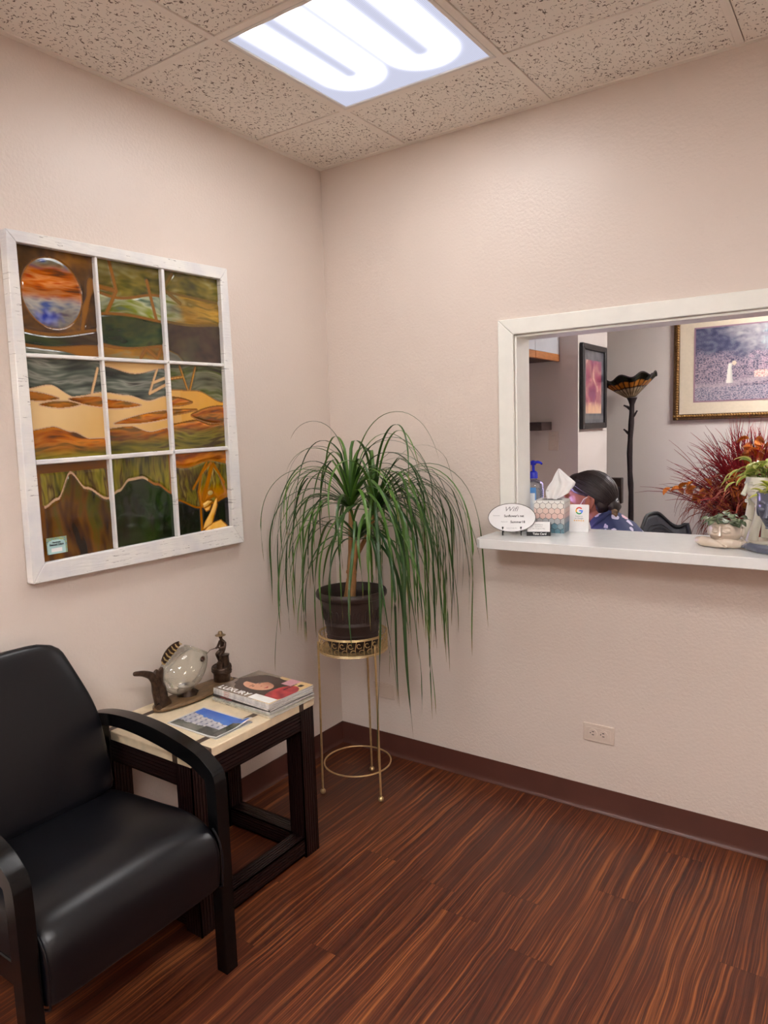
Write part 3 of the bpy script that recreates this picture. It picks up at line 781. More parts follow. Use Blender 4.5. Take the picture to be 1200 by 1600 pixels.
# fisherman seated on the stump, facing the fish
hy_ = sy_ + .010
fig = skin_mesh([[(W(hy_ + .006, .682), (.013, .011)), (W(hy_ + .006, .700), (.012, .010)), (W(hy_ + .002, .718), (.014, .010)), (W(hy_ - .002, .727), (.008, .006)), (W(hy_ - .004, .733), (.005, .005)), (W(hy_ - .006, .741), (.008, .009)), (W(hy_ - .006, .748), (.007, .008))],
                 [(W(hy_ + .002, .718), (.014, .010)), (W(hy_ + .002, .718, .014), (.006, .006)), (W(hy_ - .006, .704, .018), (.005, .005)), (W(hy_ - .020, .703, .012), (.004, .004)), (W(hy_ - .029, .709, .006), (.0035, .003))],
                 [(W(hy_ + .002, .718), (.014, .010)), (W(hy_ + .002, .718, -.014), (.006, .006)), (W(hy_ - .006, .702, -.017), (.005, .005)), (W(hy_ - .020, .700, -.010), (.004, .004)), (W(hy_ - .028, .705, -.003), (.0035, .003))],
                 [(W(hy_ + .006, .682), (.013, .011)), (W(hy_ - .014, .684, .010), (.0075, .007)), (W(hy_ - .026, .681, .012), (.006, .006)), (W(hy_ - .020, .662, .012), (.005, .005)), (W(hy_ - .017, .646, .012), (.004, .004)), (W(hy_ - .026, .643, .012), (.0035, .003))],
                 [(W(hy_ + .006, .682), (.013, .011)), (W(hy_ - .012, .684, -.009), (.0075, .007)), (W(hy_ - .022, .679, -.011), (.006, .006)), (W(hy_ - .014, .662, -.011), (.005, .005)), (W(hy_ - .010, .646, -.011), (.004, .004)), (W(hy_ - .018, .643, -.011), (.0035, .003))]], 1)
o = bpy.data.objects.new('fisherman', fig); COL.objects.link(o); o.parent = fs; fig.materials.append(m_brz); fig.polygons.foreach_set('use_smooth', [True] * len(fig.polygons))
mb = MB(); mb.lathe([(.001, .762), (.006, .761), (.0088, .756), (.0095, .7495), (.019, .7455), (.0195, .747), (.0098, .7515)], 20, (0, hy_ - .006 - FY, -TZ)); mb.build('hat', m_straw, o, smooth=True)
mb = MB(); mb.tube([W(hy_ - .026, .706, .003), W(hy_ - .060, .706, .002), W(-.900, .688, .0)], [.0014, .0011, .0008], 6); mb.build('fishing_rod', m_brz, o, smooth=True)

# ---------------------------------------------------------------- outlets on the back wall
m_plate = M('ivory_plastic', (.66, .56, .48), .35, 0, (30, .02)); m_slot = M('dark_slot', (.02, .015, .012), .6)
def outlet(x, z, label, blank=False):
    t = thing('power_outlet' if not blank else 'blank_wall_plate', label, 'outlet' if not blank else 'wall plate', (x, 0, z))
    mb = MB(); mb.box(-.058, .058, -.006, 0, -.035, .035); mb.build('plate', m_plate, t, bevel=.003, seg=3)
    mb = MB(); mb.box(-.046, .046, -.0075, -.0058, -.0215, .0215); fc = mb.build('face', m_plate, t, bevel=.001)
    if not blank:
        for sx_ in (-1, 1):
            mb = MB(); mb.lathe([(.001, .0), (.0155, .0), (.0165, -.0012), (.0165, -.004)], 24, (sx_ * .0195, -.0092, 0), mat=RX(PI / 2)); r = mb.build('receptacle', m_plate, t, smooth=True, ang=30)
            mb = MB()
            for dz in (-.006, .006): mb.box(sx_ * .0195 - .0042, sx_ * .0195 + .0042, -.0098, -.0088, dz - .0014, dz + .0014)
            mb.lathe([(.0001, 0), (.0022, 0), (.0022, .001)], 10, (sx_ * .0195 - .0095, -.0098, 0), mat=RX(PI / 2)); mb.build('slot', m_slot, r)
    return t
outlet(1.231, .3115, 'ivory double power outlet low on the wall under the counter')
outlet(.2515, .296, 'blank ivory wall plate low on the wall behind the plant stand', True)
# ---------------------------------------------------------------- old window sash with stained glass, hung on the left wall
def sash_paint():
    m, nt, out = nt_new('distressed_white_paint'); p = N(nt, 'ShaderNodeBsdfPrincipled'); p.inputs['Roughness'].default_value = .5
    tc = N(nt, 'ShaderNodeTexCoord'); mp = N(nt, 'ShaderNodeMapping'); mp.inputs['Scale'].default_value = (1, 9, 90); nt.links.new(tc.outputs['Object'], mp.inputs[0])
    n1 = N(nt, 'ShaderNodeTexNoise'); n1.inputs['Scale'].default_value = 1.6; n1.inputs['Detail'].default_value = 5; nt.links.new(mp.outputs[0], n1.inputs[0])
    n2 = N(nt, 'ShaderNodeTexNoise'); n2.inputs['Scale'].default_value = 9; n2.inputs['Detail'].default_value = 3; nt.links.new(tc.outputs['Object'], n2.inputs[0])
    c1 = ramp(nt, n2.outputs[0], [(.35, (.70, .70, .71)), (.6, (.82, .81, .77))])
    cr = mathn(nt, 'LESS_THAN', mathn(nt, 'ABSOLUTE', mathn(nt, 'SUBTRACT', n1.outputs[0], .36)), .012)
    cr = mathn(nt, 'MULTIPLY', cr, mathn(nt, 'GREATER_THAN', n2.outputs[0], .52))
    mx = N(nt, 'ShaderNodeMix'); mx.data_type = 'RGBA'; nt.links.new(mathn(nt, 'MULTIPLY', cr, .8), mx.inputs[0]); nt.links.new(c1, mx.inputs[6]); mx.inputs[7].default_value = (.22, .2, .2, 1)
    nt.links.new(mx.outputs[2], p.inputs['Base Color'])
    b = N(nt, 'ShaderNodeBump'); b.inputs['Strength'].default_value = .5; b.inputs['Distance'].default_value = .003; nt.links.new(n1.outputs[0], b.inputs['Height']); nt.links.new(b.outputs[0], p.inputs['Normal'])
    nt.links.new(p.outputs[0], out.inputs[0]); return m
m_sash = sash_paint()
m_glassart = M_paint('stained_glass', .10, .35, .35)
ss = thing('stained_glass_window', 'old white window sash with nine stained glass panes hung on the wall', 'window art', (0, -1.036, 1.57))
def Lc(y, z): return (y + 1.036, z - 1.57)
FT = .036
# outline slightly out of square, as the old sash is
oTL, oTR, oBR, oBL = Lc(-1.446, 2.062), Lc(-.619, 2.083), Lc(-.608, 1.053), Lc(-1.457, 1.056)
iTL, iTR, iBR, iBL = Lc(-1.417, 2.030), Lc(-.654, 2.040), Lc(-.662, 1.124), Lc(-1.416, 1.112)
mzy = Matrix(((0, 0, 1, 0), (1, 0, 0, 0), (0, 1, 0, 0), (0, 0, 0, 1)))      # local XY -> YZ, depth -> X
def lerp2(a, b, t): return (a[0] + (b[0] - a[0]) * t, a[1] + (b[1] - a[1]) * t)
mb = MB()
mb.prism([oBL, iBL, iTL, oTL], .002, FT, mat=mzy); mb.prism([iBR, oBR, oTR, iTR], .002, FT, mat=mzy)
mb.prism([oTL, iTL, iTR, oTR], .002, FT - .0003, mat=mzy); mb.prism([oBL, oBR, iBR, iBL], .002, FT - .0003, mat=mzy)
fr = mb.build('frame', m_sash, ss, bevel=.0025)
US = [.0, .325, .337, .655, .672, 1.0]       # pane edges across
VS = [.0, .333, .346, .668, .684, 1.0]       # pane edges down
def G(u, v): return lerp2(lerp2(iTL, iTR, u), lerp2(iBL, iBR, u), v)
def muntin(pts):
    (a, b, c, d) = pts
    mb = MB(); mb.prism(pts, .010, FT - .004, mat=mzy); return mb
for u0, u1 in ((US[1], US[2]), (US[3], US[4])):
    muntin([G(u0, 1), G(u1, 1), G(u1, 0), G(u0, 0)]).build('muntin', m_sash, ss, bevel=.003)
for v0, v1 in ((VS[1], VS[2]), (VS[3], VS[4])):
    muntin([G(0, v1), G(1, v1), G(1, v0), G(0, v0)]).build('muntin', m_sash, ss, bevel=.003)
# --- glass pieces, each pane described in its own 0..1 coordinates
def hst(X, Y, seed, P, fx=3.5, fy=26, amp=.62):
    w = NZ(X * 5, Y * 5, seed + 3) * .035 + NZ(X * 16, Y * 16, seed + 5) * .006
    a = .5 + .85 * amp * NZ(X * fx, (Y + w) * fy, seed) + .42 * NZ(X * fx * 3, (Y + w) * fy * 2.6, seed + 9) + .26 * NZ(X * fx * 7, (Y + w) * fy * 6, seed + 4)
    return mixc(pal(a, P), (.012, .010, .006), max(0, min(.75, .42 - .9 * NZ(X * fx * 1.3, (Y + w) * fy * .8, seed + 17))) * DARK)
DARK = .75
def vst(X, Y, seed, P, fx=26, fy=3.5, amp=.62): return hst(Y, X, seed, P, fy, fx, amp)
def ell(s, t, cs, ct, rs, r_t): return (1 - math.sqrt(((s - cs) / rs) ** 2 + ((t - ct) / r_t) ** 2)) * min(rs, r_t)
def leaf(s, t, s0, s1, tc, h, slope=0.):
    q = (s - s0) / (s1 - s0)
    if q < 0 or q > 1: return -.05
    return h * math.sin(PI * q) ** .8 - abs(t - tc - slope * (q - .5))
def seg(s, t, a, b):
    ax, ay = a; bx, by = b; dx, dy = bx - ax, by - ay
    k = max(0, min(1, ((s - ax) * dx + (t - ay) * dy) / (dx * dx + dy * dy)))
    return math.hypot(s - ax - k * dx, t - ay - k * dy)
def polysd(s, t, P):
    ins = False; d = 9; n = len(P)
    for i in range(n):
        a, b = P[i], P[(i + 1) % n]
        if (a[1] > t) != (b[1] > t) and s < (b[0] - a[0]) * (t - a[1]) / (b[1] - a[1]) + a[0]: ins = not ins
        d = min(d, seg(s, t, a, b))
    return d if ins else -d
def pw(s, pts):
    for (a, b), (c, d) in zip(pts, pts[1:]):
        if s <= c:
            q = (s - a) / (c - a); q = q * q * (3 - 2 * q); return b + (d - b) * q
    return pts[-1][1]
BR = [S(58, 42, 34), S(96, 70, 48), S(128, 92, 56)]
OR = [S(96, 58, 34), S(168, 96, 48), S(206, 140, 84), S(140, 84, 50)]
MO1 = [S(96, 56, 36), S(178, 96, 50), S(206, 142, 98), S(168, 74, 40), S(120, 96, 74)]
MO2 = [S(66, 82, 130), S(128, 132, 142), S(172, 168, 160), S(122, 112, 120), S(84, 92, 130)]
OL = [S(48, 48, 28), S(84, 80, 42), S(122, 110, 62), S(154, 146, 106)]
GN = [S(22, 34, 24), S(40, 56, 36), S(64, 74, 44), S(36, 36, 30)]
WG = [S(70, 90, 72), S(138, 146, 126), S(176, 180, 150), S(120, 128, 60), S(96, 110, 92)]
DK = [S(24, 26, 24), S(56, 62, 58), S(92, 100, 90), S(150, 152, 142), S(44, 44, 40)]
PU = [S(42, 34, 32), S(66, 52, 46), S(84, 74, 58)]
GO = [S(150, 116, 62), S(176, 142, 84), S(112, 96, 52), S(190, 170, 120)]
EARTH = [S(84, 52, 32), S(160, 92, 48), S(192, 128, 76), S(112, 84, 48), S(148, 82, 44)]
VO = [S(58, 54, 24), S(96, 92, 44), S(134, 124, 66), S(74, 56, 34), S(150, 136, 84)]
DV = [S(24, 18, 14), S(70, 40, 20), S(104, 70, 22), S(84, 80, 24), S(30, 26, 18)]
DG = [S(6, 10, 6), S(14, 28, 10), S(32, 54, 16), S(24, 20, 10), S(8, 12, 8)]
GAP = S(146, 100, 62); LINE = S(128, 90, 54); EDGE = S(196, 168, 140)
AMB = lambda s, t: mixc(S(200, 168, 120), S(216, 190, 150), .5 + .5 * math.sin(s * 3 + t * 2))
def pane_pieces(c, r, s, t, X, Y):
    L = []
    if r == 0 and c == 0:
        m = MO1 if t < .46 else MO2
        tt = t + .05 * NZ(s * 5, t * 9, 3)
        mk = sst(.40, .52, tt); blu = sst(-.03, .05, ell(s, t, .34, .65, .17, .07) + .03 * NZ(s * 14, t * 14, 8)); cap = 1 - sst(.12, .20, tt)
        def moon():
            q = mixc(hst(X, Y, 11, MO1, 4, 30), hst(X, Y, 13, MO2, 6, 22), mk)
            q = mixc(q, pal(.5 + NZ(X * 60, Y * 60, 2), [S(36, 50, 130), S(120, 128, 176)]), blu)
            return mixc(q, pal(.5 + NZ(X * 30, Y * 60, 4), [S(46, 60, 110), S(110, 112, 100), S(80, 66, 50)]), cap)
        L.append((ell(s, t, .44, .41, .385, .335), moon))
        h = .765 + .05 * math.sin(s * 3.4 + .4)
        L.append((min(t - h, .905 + .02 * math.sin(s * 5) - t), lambda: mixc(hst(X, Y, 21, GN), hst(X, Y, 22, PU), sst(.25, .75, s))))
        L.append((t - .925 - .12 * max(0, s - .18) - .01 * math.sin(s * 9), lambda: hst(X, Y, 23, DK)))
        L.append((min(h - .02 - t, seg(s, t, (.98, .25), (.80, .72)) - .03 - .05 * NZ(s * 5, t * 5, 4)), lambda: hst(X, Y, 24, BR, 8, 12)))
        g = LINE
    elif r == 0 and c == 1:
        h = .545 - .02 * math.sin(s * 4)
        tr_ = min(seg(s, t, (.10, .58), (.30, .30)), seg(s, t, (.30, .30), (.22, .0)), seg(s, t, (.30, .30), (.02, .28)), seg(s, t, (.92, .55), (.80, .15)))
        L.append((min(h - t, t - .34 - .04 * math.sin(s * 5), tr_ - .02), lambda: hst(X, Y, 31, WG, 4, 22)))
        L.append((min(.32 + .04 * math.sin(s * 5) - t, tr_ - .02), lambda: hst(X, Y, 32, OL, 5, 16)))
        L.append((min(t - h - .02, .85 + .03 * math.sin(s * 4) - t), lambda: hst(X, Y, 33, GN, 5, 12)))
        cry = min(seg(s, t, (.62, .98), (.72, .88)), seg(s, t, (.72, .88), (.9, .98)), seg(s, t, (.9, .98), (.98, .86)))
        L.append((min(t - .88 - .02 * math.sin(s * 5), cry - .018), lambda: hst(X, Y, 34, [S(110, 92, 62), S(150, 112, 66), S(126, 126, 100)], 5, 20)))
        g = LINE
    elif r == 0 and c == 2:
        tr_ = min(seg(s, t, (.0, .22), (.18, .02)), seg(s, t, (.0, .2), (.30, .34)))
        L.append((min(.22 + .05 * s - t, tr_ - .02), lambda: hst(X, Y, 41, OL, 5, 16)))
        L.append((min(t - .24 - .05 * s, .545 + .02 * math.sin(s * 4) - t, tr_ - .02), lambda: mixc(hst(X, Y, 42, WG, 4, 24), hst(X, Y, 42, GO, 4, 24), sst(.05, .42, s + .12 * NZ(s * 6, t * 14, 2)))))
        L.append((min(t - .565 - .02 * math.sin(s * 4), polysd(s, t, [(1.1, .4), (-.1, .4), (-.1, .84), (.2, .92), (.42, 1.1), (1.1, 1.1)])), lambda: mixc(hst(X, Y, 43, PU, 6, 9), S(88, 92, 70), max(0, NZ(X * 12, Y * 12, 2)) * .5)))
        L.append((min(t - .86, .02 + t - .9 + .3 - s), lambda: hst(X, Y, 44, [S(120, 118, 106), S(160, 156, 146)])))
        g = S(104, 84, 50)
    elif r == 1:
        he = ([(0, .30), (.3, .26), (.62, .38), (1, .33)], [(0, .33), (.35, .36), (.7, .42), (1, .37)], [(0, .29), (.5, .30), (1, .44)])[c]
        hb = ([(0, .71), (.3, .68), (.55, .74), (.8, .82), (1, .82)], [(0, .72), (.35, .70), (.7, .775), (1, .74)], [(0, .70), (.45, .66), (.75, .72), (1, .70)])[c]
        top = pw(s, he); bot = pw(s, hb)
        cry = 9
        if c == 1: cry = min(seg(s, t, (.72, .34), (.9, .02)), seg(s, t, (.78, .22), (1.0, .16)), seg(s, t, (.72, .34), (1.0, .24)))
        if c == 2: cry = min(seg(s, t, (.22, .02), (.36, .34)), seg(s, t, (.36, .34), (.5, .02)), seg(s, t, (0, .17), (.26, .14)))
        if c == 0: cry = seg(s, t, (.86, .34), (.97, .08))
        d = min(top - t, cry - .014)
        if c == 1: d = min(d, t - .05 - .07 * math.sin(PI * s) ** 2)
        P_ = DK if c < 2 else [S(52, 50, 36), S(96, 98, 74), S(130, 130, 108), S(84, 92, 50), S(60, 54, 44)]
        L.append((d, lambda: hst(X, Y, 51 + c, P_, 3.2, 24)))
        L.append((t - bot, lambda: mixc(hst(X, Y, 61 + c, EARTH, 3.2, 26), hst(X, Y, 66, VO, 3, 26), sst(.80, .97, t + .08 * (c - .5)))))
        lv = ([(.14, .70, .455, .036, 0), (-.3, .42, .37, .045, .05), (.52, 1.4, .43, .055, .06)], [(-.5, .58, .455, .05, .03), (.1, 1.5, .60, .055, -.14)], [(-.3, .42, .43, .05, .02), (.36, 1.5, .60, .11, 0), (-.5, .5, .56, .03, -.06)])[c]
        for k, (a, b, tc_, hh, sl_) in enumerate(lv):
            L.append((leaf(s, t, a, b, tc_, hh, sl_), lambda k=k: hst(X, Y, 71 + k + 3 * c, EARTH, 4, 30)))
        amb = mixc(AMB(s, t), S(196, 148, 80), (0, .25, .85)[c] * (1 if s > .2 or c < 2 else .8))
        # clear amber glass between the pieces
        L.append((.02, lambda: amb))
        for (dd, f) in L[:-1]:
            if -.010 < dd <= .002: return [(.02, lambda: EDGE if c < 2 else LINE)], LINE
        return L, LINE
    else:
        if c == 0:
            hb = pw(s, [(.10, .44), (.28, .37), (.48, .11), (.68, .29), (.98, .43)])
            brd = min(s - .06, t - .07, 1.02 - s)
            L.append((min(t - hb - .012, s - .10), lambda: mixc(vst(X, Y, 81, DV, 13, 2.5), S(26, 18, 16), sst(.45, .0, t) * .7)))
            L.append((min(hb - .012 - t, s - .08, t - .09, .99 - s), lambda: vst(X, Y, 82, VO)))
            g = EDGE if abs(t - hb) < .014 and s > .10 else S(104, 68, 38)
        elif c == 1:
            hb = pw(s, [(0, .40), (.12, .36), (.30, .25), (.50, .24), (.75, .34), (1, .46)])
            L.append((t - hb - .010, lambda: vst(X, Y, 83, DG, 12, 2.4)))
            L.append((min(hb - .010 - t, .985 - s), lambda: vst(X, Y, 84, VO)))
            g = EDGE if s < .6 else GAP
        else:
            body = [polysd(s, t, q) for q in ([(.75, .62), (.79, .60), (.78, .70), (.66, .93), (.48, .985), (.52, .90), (.64, .78)], [(.48, 1.02), (.62, .93), (.84, .90), (.96, .99), (.9, 1.02)], [(.50, .655), (.60, .62), (.69, .64), (.60, .69), (.52, .71)], [(.53, .72), (.66, .69), (.62, .745), (.56, .755)])]
            L.append((ell(s, t, .66, .53, .055, .034), lambda: S(190, 170, 120)))
            for k, d in enumerate(body): L.append((d, lambda: mixc(S(216, 168, 96), S(232, 196, 136), .5 + NZ(X * 30, Y * 30, 2))))
            hood = polysd(s, t, [(.56, .62), (.48, .70), (.44, .5), (.52, .28), (.70, .155), (.86, .32), (.98, .56), (.80, .62), (.74, .56)])
            L.append((min(hood, seg(s, t, (.52, .6), (.72, .18)) - .03), lambda: mixc(vst(X, Y, 91, VO, 20, 6), S(176, 118, 40), sst(.38, .60, t))))
            hb = pw(s, [(0, .555), (.45, .69), (.7, .66), (1, .6)])
            L.append((min(t - hb - .012, abs(s - .46) - .014), lambda: mixc(vst(X, Y, 92, DG, 12, 3), (.006, .004, .004), .75)))
            L.append((min(.13 + .03 * math.sin(s * 7) - t, 9), lambda: hst(X, Y, 93, OR)))
            L.append((min(t - .15 - .03 * math.sin(s * 7), hb - t, min(seg(s, t, (.34, .45), (.62, .14)), seg(s, t, (.75, .16), (.95, .42))) - .012, -hood - .02), lambda: vst(X, Y, 94, VO, 14, 5)))
            g = S(158, 104, 42)
    return L, g
for r in range(3):
    for c in range(3):
        u0, u1, v0, v1 = US[2 * c], US[2 * c + 1], VS[2 * r], VS[2 * r + 1]
        e_ = .006
        ua, ub, va, vb = u0 - e_ * (c > 0) - .004, u1 + .006, v0 - .004, v1 + .004
        nx, ny = 140, 168; me = bpy.data.meshes.new('pane'); V, F, C = [], [], []
        for j in range(ny + 1):
            for i in range(nx + 1):
                u = ua + (ub - ua) * i / nx; v = va + (vb - va) * j / ny
                s = (u - u0) / (u1 - u0); t = (v - v0) / (v1 - v0); X = u * .76; Y = v * .912
                L, gcol = pane_pieces(c, r, s, t, X, Y); col = gcol; hgt = 0
                for d, f in L:
                    if d > .0: col = mixc(gcol, f(), sst(.0, .009, d)); hgt = .0022 * sst(.0, .03, d); break
                    if d > -.008 and r != 1: col = mixc(gcol, (.02, .014, .01), .35 * sst(-.008, -.003, d)); break
                lum = .3 * col[0] + .6 * col[1] + .1 * col[2]; col = tuple(max(0., lum + 1.28 * (q_ - lum)) for q_ in col)
                a = G(u, v); V.append((.014 + hgt + .0008 * NZ(X * 25, Y * 25, 7), a[0], a[1])); C += [*col, 1]
        for j in range(ny):
            for i in range(nx):
                a = j * (nx + 1) + i; F.append((a, a + nx + 1, a + nx + 2, a + 1))
        me.from_pydata(V, [], F); ca = me.color_attributes.new('Col', 'FLOAT_COLOR', 'POINT'); ca.data.foreach_set('color', C)
        me.materials.append(m_glassart); me.polygons.foreach_set('use_smooth', [True] * len(F))
        o = bpy.data.objects.new('pane', me); COL.objects.link(o); o.parent = ss
        if (r, c) == (2, 0): pane20 = o
# backing board so the glass has depth behind it
mb = MB(); mb.prism([iBL, iBR, iTR, iTL], .003, .010, mat=mzy); mb.build('backing', M('backing_board', S(90, 66, 44), .7), ss)
# paper sticker in the lower left pane
def sticker_art(u, v):
    c = pal(.5 + .8 * NZ(u * 14, v * 14, 3), [S(60, 96, 116), S(130, 168, 160), S(150, 160, 80), S(110, 120, 170)])
    if ((u - .48) / .44) ** 4 + ((v - .66) / .5) ** 4 < 1: c = S(168, 206, 206)
    if .2 < u < .74 and .66 < v < .88: c = (.8, .8, .8)
    return c
mst = Matrix(((0, 0, 1, .0205), (1, 0, 0, 0), (0, 1, 0, 0), (0, 0, 0, 1)))
sc_ = G(.068, .952)
stk = picture('sticker', .066, .050, 40, 30, sticker_art, m_cover, ss, T(.0195, sc_[0], sc_[1]) @ Matrix(((0, 0, 1, 0), (1, 0, 0, 0), (0, 1, 0, 0), (0, 0, 0, 1))))
for s_, dz, sz in (('Handmade', .010, .006), ('Stained Glass', .003, .0085)):
    text('lettering', s_, sz, m_ink_blk, stk, T(.0200, sc_[0] - .001, sc_[1] + dz) @ Matrix(((0, 0, 1, 0), (1, 0, 0, 0), (0, 1, 0, 0), (0, 0, 0, 1))), bold=.0002)
# ---------------------------------------------------------------- reception countertop
m_lam = M('pale_grey_laminate', (.76, .77, .755), .16, 0, (30, .02), spec=.5)
CZ = 1.0565
mb = MB()
poly = [(.846, -.200), (OX1 + .09, -.200), (OX1 + .09, -.001), (OX1 - .005, -.001), (OX1 - .005, .20), (.80, .20), (.80, WT + .0135), (OX0 + .005, WT + .0135), (OX0 + .005, -.001), (.818, -.001), (.822, -.168), (.829, -.188)]
mb.prism(poly, CZ - .036, CZ)
ct_top = mb.build('countertop', m_lam, bevel=.0025)
tag(ct_top, 'pale grey laminate reception countertop running through the wall opening', 'counter')
m_blackplastic = M('black_plastic', (.012, .012, .013), .35, 0, (40, .1))
m_iron = M('black_iron_wire', (.01, .01, .01), .4, .6, (60, .2))
m_porc = M('white_glossy_ceramic', (.78, .78, .78), .12, 0, (20, .02), coat=.3)
m_paper = M('white_paper', (.78, .77, .76), .6, 0, (60, .03), bump=(90, .1))

# oval password sign on a wire easel
SX, SY, SR = .914, -.060, math.radians(22)
ez = thing('easel', 'small black wire easel holding the oval sign on the counter', 'easel', (SX, SY, CZ), SR)
for sx_ in (-1, 1):
    x = sx_ * .034; mb = MB()
    mb.tube([(x, .050, .0022), (x, .012, .017), (x, -.020, .0115), (x, -.0205, .030)], .0018, 6); mb.ball((x, -.0205, .031), .0035, .0035, .0035, 10, 8)
    mb.tube([(x, .012, .017), (x, .030, .09)], .0016, 6)
    sp = [(x + sx_ * .0006, -.018 + .007 * math.cos(a) * (1 - a / 12), .0092 + .0070 * math.sin(a) * (1 - a / 12)) for a in [PI / 2 - k * .5 for k in range(12)]]
    mb.tube(sp, .0018, 6); mb.tube([(x, -.018, .0115), (x, -.012, .0022)], .0018, 6)
    mb.build('prong', m_iron, ez, smooth=True)
for cb_ in ([(-.034, .012, .017), (.034, .012, .017)], [(-.034, .030, .09), (0, .034, .094), (.034, .030, .09)]):
    mb = MB(); mb.tube(cb_, .0016, 6); mb.build('crossbar', m_iron, ez, smooth=True)
tl = math.radians(16)
sg = thing('oval_sign', 'white oval ceramic sign with wifi details standing on the wire easel', 'sign', (SX, SY, CZ), SR)
sm = T(0, -.006, .0665) @ RX(PI / 2 - tl)
mb = MB(); mb.prism([(.089 * math.cos(2 * PI * k / 48), .055 * math.sin(2 * PI * k / 48)) for k in range(48)], -.003, .003, mat=sm)
plq = mb.build('plaque', m_porc, sg, bevel=.0015)
mb = MB(); mb.tube([sm @ Vector((.0885 * math.cos(2 * PI * k / 48), .0545 * math.sin(2 * PI * k / 48), .0026)) for k in range(48)], .0011, 6, closed=True, cap=False); mb.build('rim', m_iron, plq, smooth=True)
tm = lambda x, y: sm @ T(x, y, .0032)
m_grey_ink = M('grey_ink', (.2, .2, .21), .5)
text('lettering', 'Wifi', .026, m_grey_ink, plq, tm(-.004, .032), shear=.35, sx=1.15)
text('lettering', "Sunflower's net", .0125, m_ink_blk, plq, tm(.008, .006), bold=.0003, sx=.95)
text('lettering', 'Summer18', .0125, m_ink_blk, plq, tm(.022, -.017), bold=.0003)
text('lettering', 'Username:', .006, m_grey_ink, plq, tm(-.058, .008)); text('lettering', 'Password:', .006, m_grey_ink, plq, tm(-.028, -.016))
text('lettering', 'have a lovely visit', .0055, m_grey_ink, plq, tm(.0, -.040))

# tissue box
TBX = thing('tissue_box', 'tissue box with a hexagon pattern fading from cream and pink to teal', 'tissue box', (1.015, .092, CZ), math.radians(9))
bw, bh = .0575, .124
def hexart(u, v):
    x, y = u * .115, v * .124
    R_ = .0130; w = R_ * math.sqrt(3); best = []
    row0 = int(y / (1.5 * R_))
    for rr in range(row0 - 1, row0 + 3):
        offx = w / 2 * (rr % 2); cc0 = int((x - offx) / w)
        for cc_ in range(cc0 - 1, cc0 + 3):
            best.append(((x - cc_ * w - offx) ** 2 + (y - rr * 1.5 * R_) ** 2, rr, cc_))
    best.sort(); d = math.sqrt(best[1][0]) - math.sqrt(best[0][0])
    rr, cc_ = best[0][1], best[0][2]; q = rr * 1.5 * R_ / .124 + .06 * NZ(rr * 3.1, cc_ * 2.7, 1)
    c = pal(q, [S(226, 226, 222), S(226, 220, 212), S(226, 196, 184), S(222, 186, 176), S(150, 166, 172), S(78, 126, 142), S(64, 108, 124)])
    c = mixc(c, (.85, .85, .83), .12 * NZ(x * 300, y * 300, 5) + .05)
    if d < .0013: c = S(64, 56, 60)
    return c
m_hex = M_paint('printed_carton', .3, .5, .2)
mb = MB(); mb.box(-bw, bw, -bw, bw, 0, bh); bx = mb.build('carton', M('carton_white', (.68, .67, .64), .4), TBX, bevel=.0015)
f0 = picture('printed_side', 2 * bw, bh, 130, 140, hexart, m_hex, bx, T(0, -bw - .0006, bh / 2) @ RX(PI / 2))
f1 = picture('printed_side', 2 * bw, bh, 130, 140, hexart, m_hex, bx, T(bw + .0006, 0, bh / 2) @ RZ(PI / 2) @ RX(PI / 2))
mb = MB(); mb.prism([(.040 * math.cos(2 * PI * k / 32), .022 * math.sin(2 * PI * k / 32)) for k in range(32)], bh + .0002, bh + .0008); mb.build('slot', m_slot, bx)
# the pulled tissue: a pinched, peaked sheet with folds
def tissue():
    nu, nv = 34, 26; V, F = [], []
    for j in range(nv + 1):
        v = j / nv
        for i in range(nu + 1):
            u = i / nu
            # outline: narrow at the slot, peak leaning up-left of centre, corner flung right
            xl = -.018 + (-.012) * math.sin(PI * min(v * 1.6, 1)) + .042 * v ** 2
            xr = .012 + .078 * math.sin(PI * .5 * min(v / .55, 1)) - (.060 * ((v - .55) / .45) ** 1 if v > .55 else 0)
            z = .122 + .122 * v + (.0 if v > .55 else .0) - .006 * math.sin(PI * u) * (1 - v)
            z += .018 * (u - .5) * math.sin(PI * min(1, v * 1.3)) * (-1 if v < .3 else 1) * .4
            x = xl + (xr - xl) * u
            y = .012 * math.sin(u * 5.4 + v * 2) * (1 - .5 * v) - .010 * u * v + .004 * math.sin(u * 17 + v * 4) * (1 - v * .6)
            V.append((x, y, z)); 
    for j in range(nv):
        for i in range(nu):
            a = j * (nu + 1) + i; F.append((a, a + 1, a + nu + 2, a + nu + 1))
    me = bpy.data.meshes.new('tissue'); me.from_pydata(V, [], F); me.materials.append(m_paper); me.polygons.foreach_set('use_smooth', [True] * len(F))
    o = bpy.data.objects.new('tissue', me); COL.objects.link(o); o.parent = TBX
    d = o.modifiers.new('s', 'SOLIDIFY'); d.thickness = .0006
tissue()

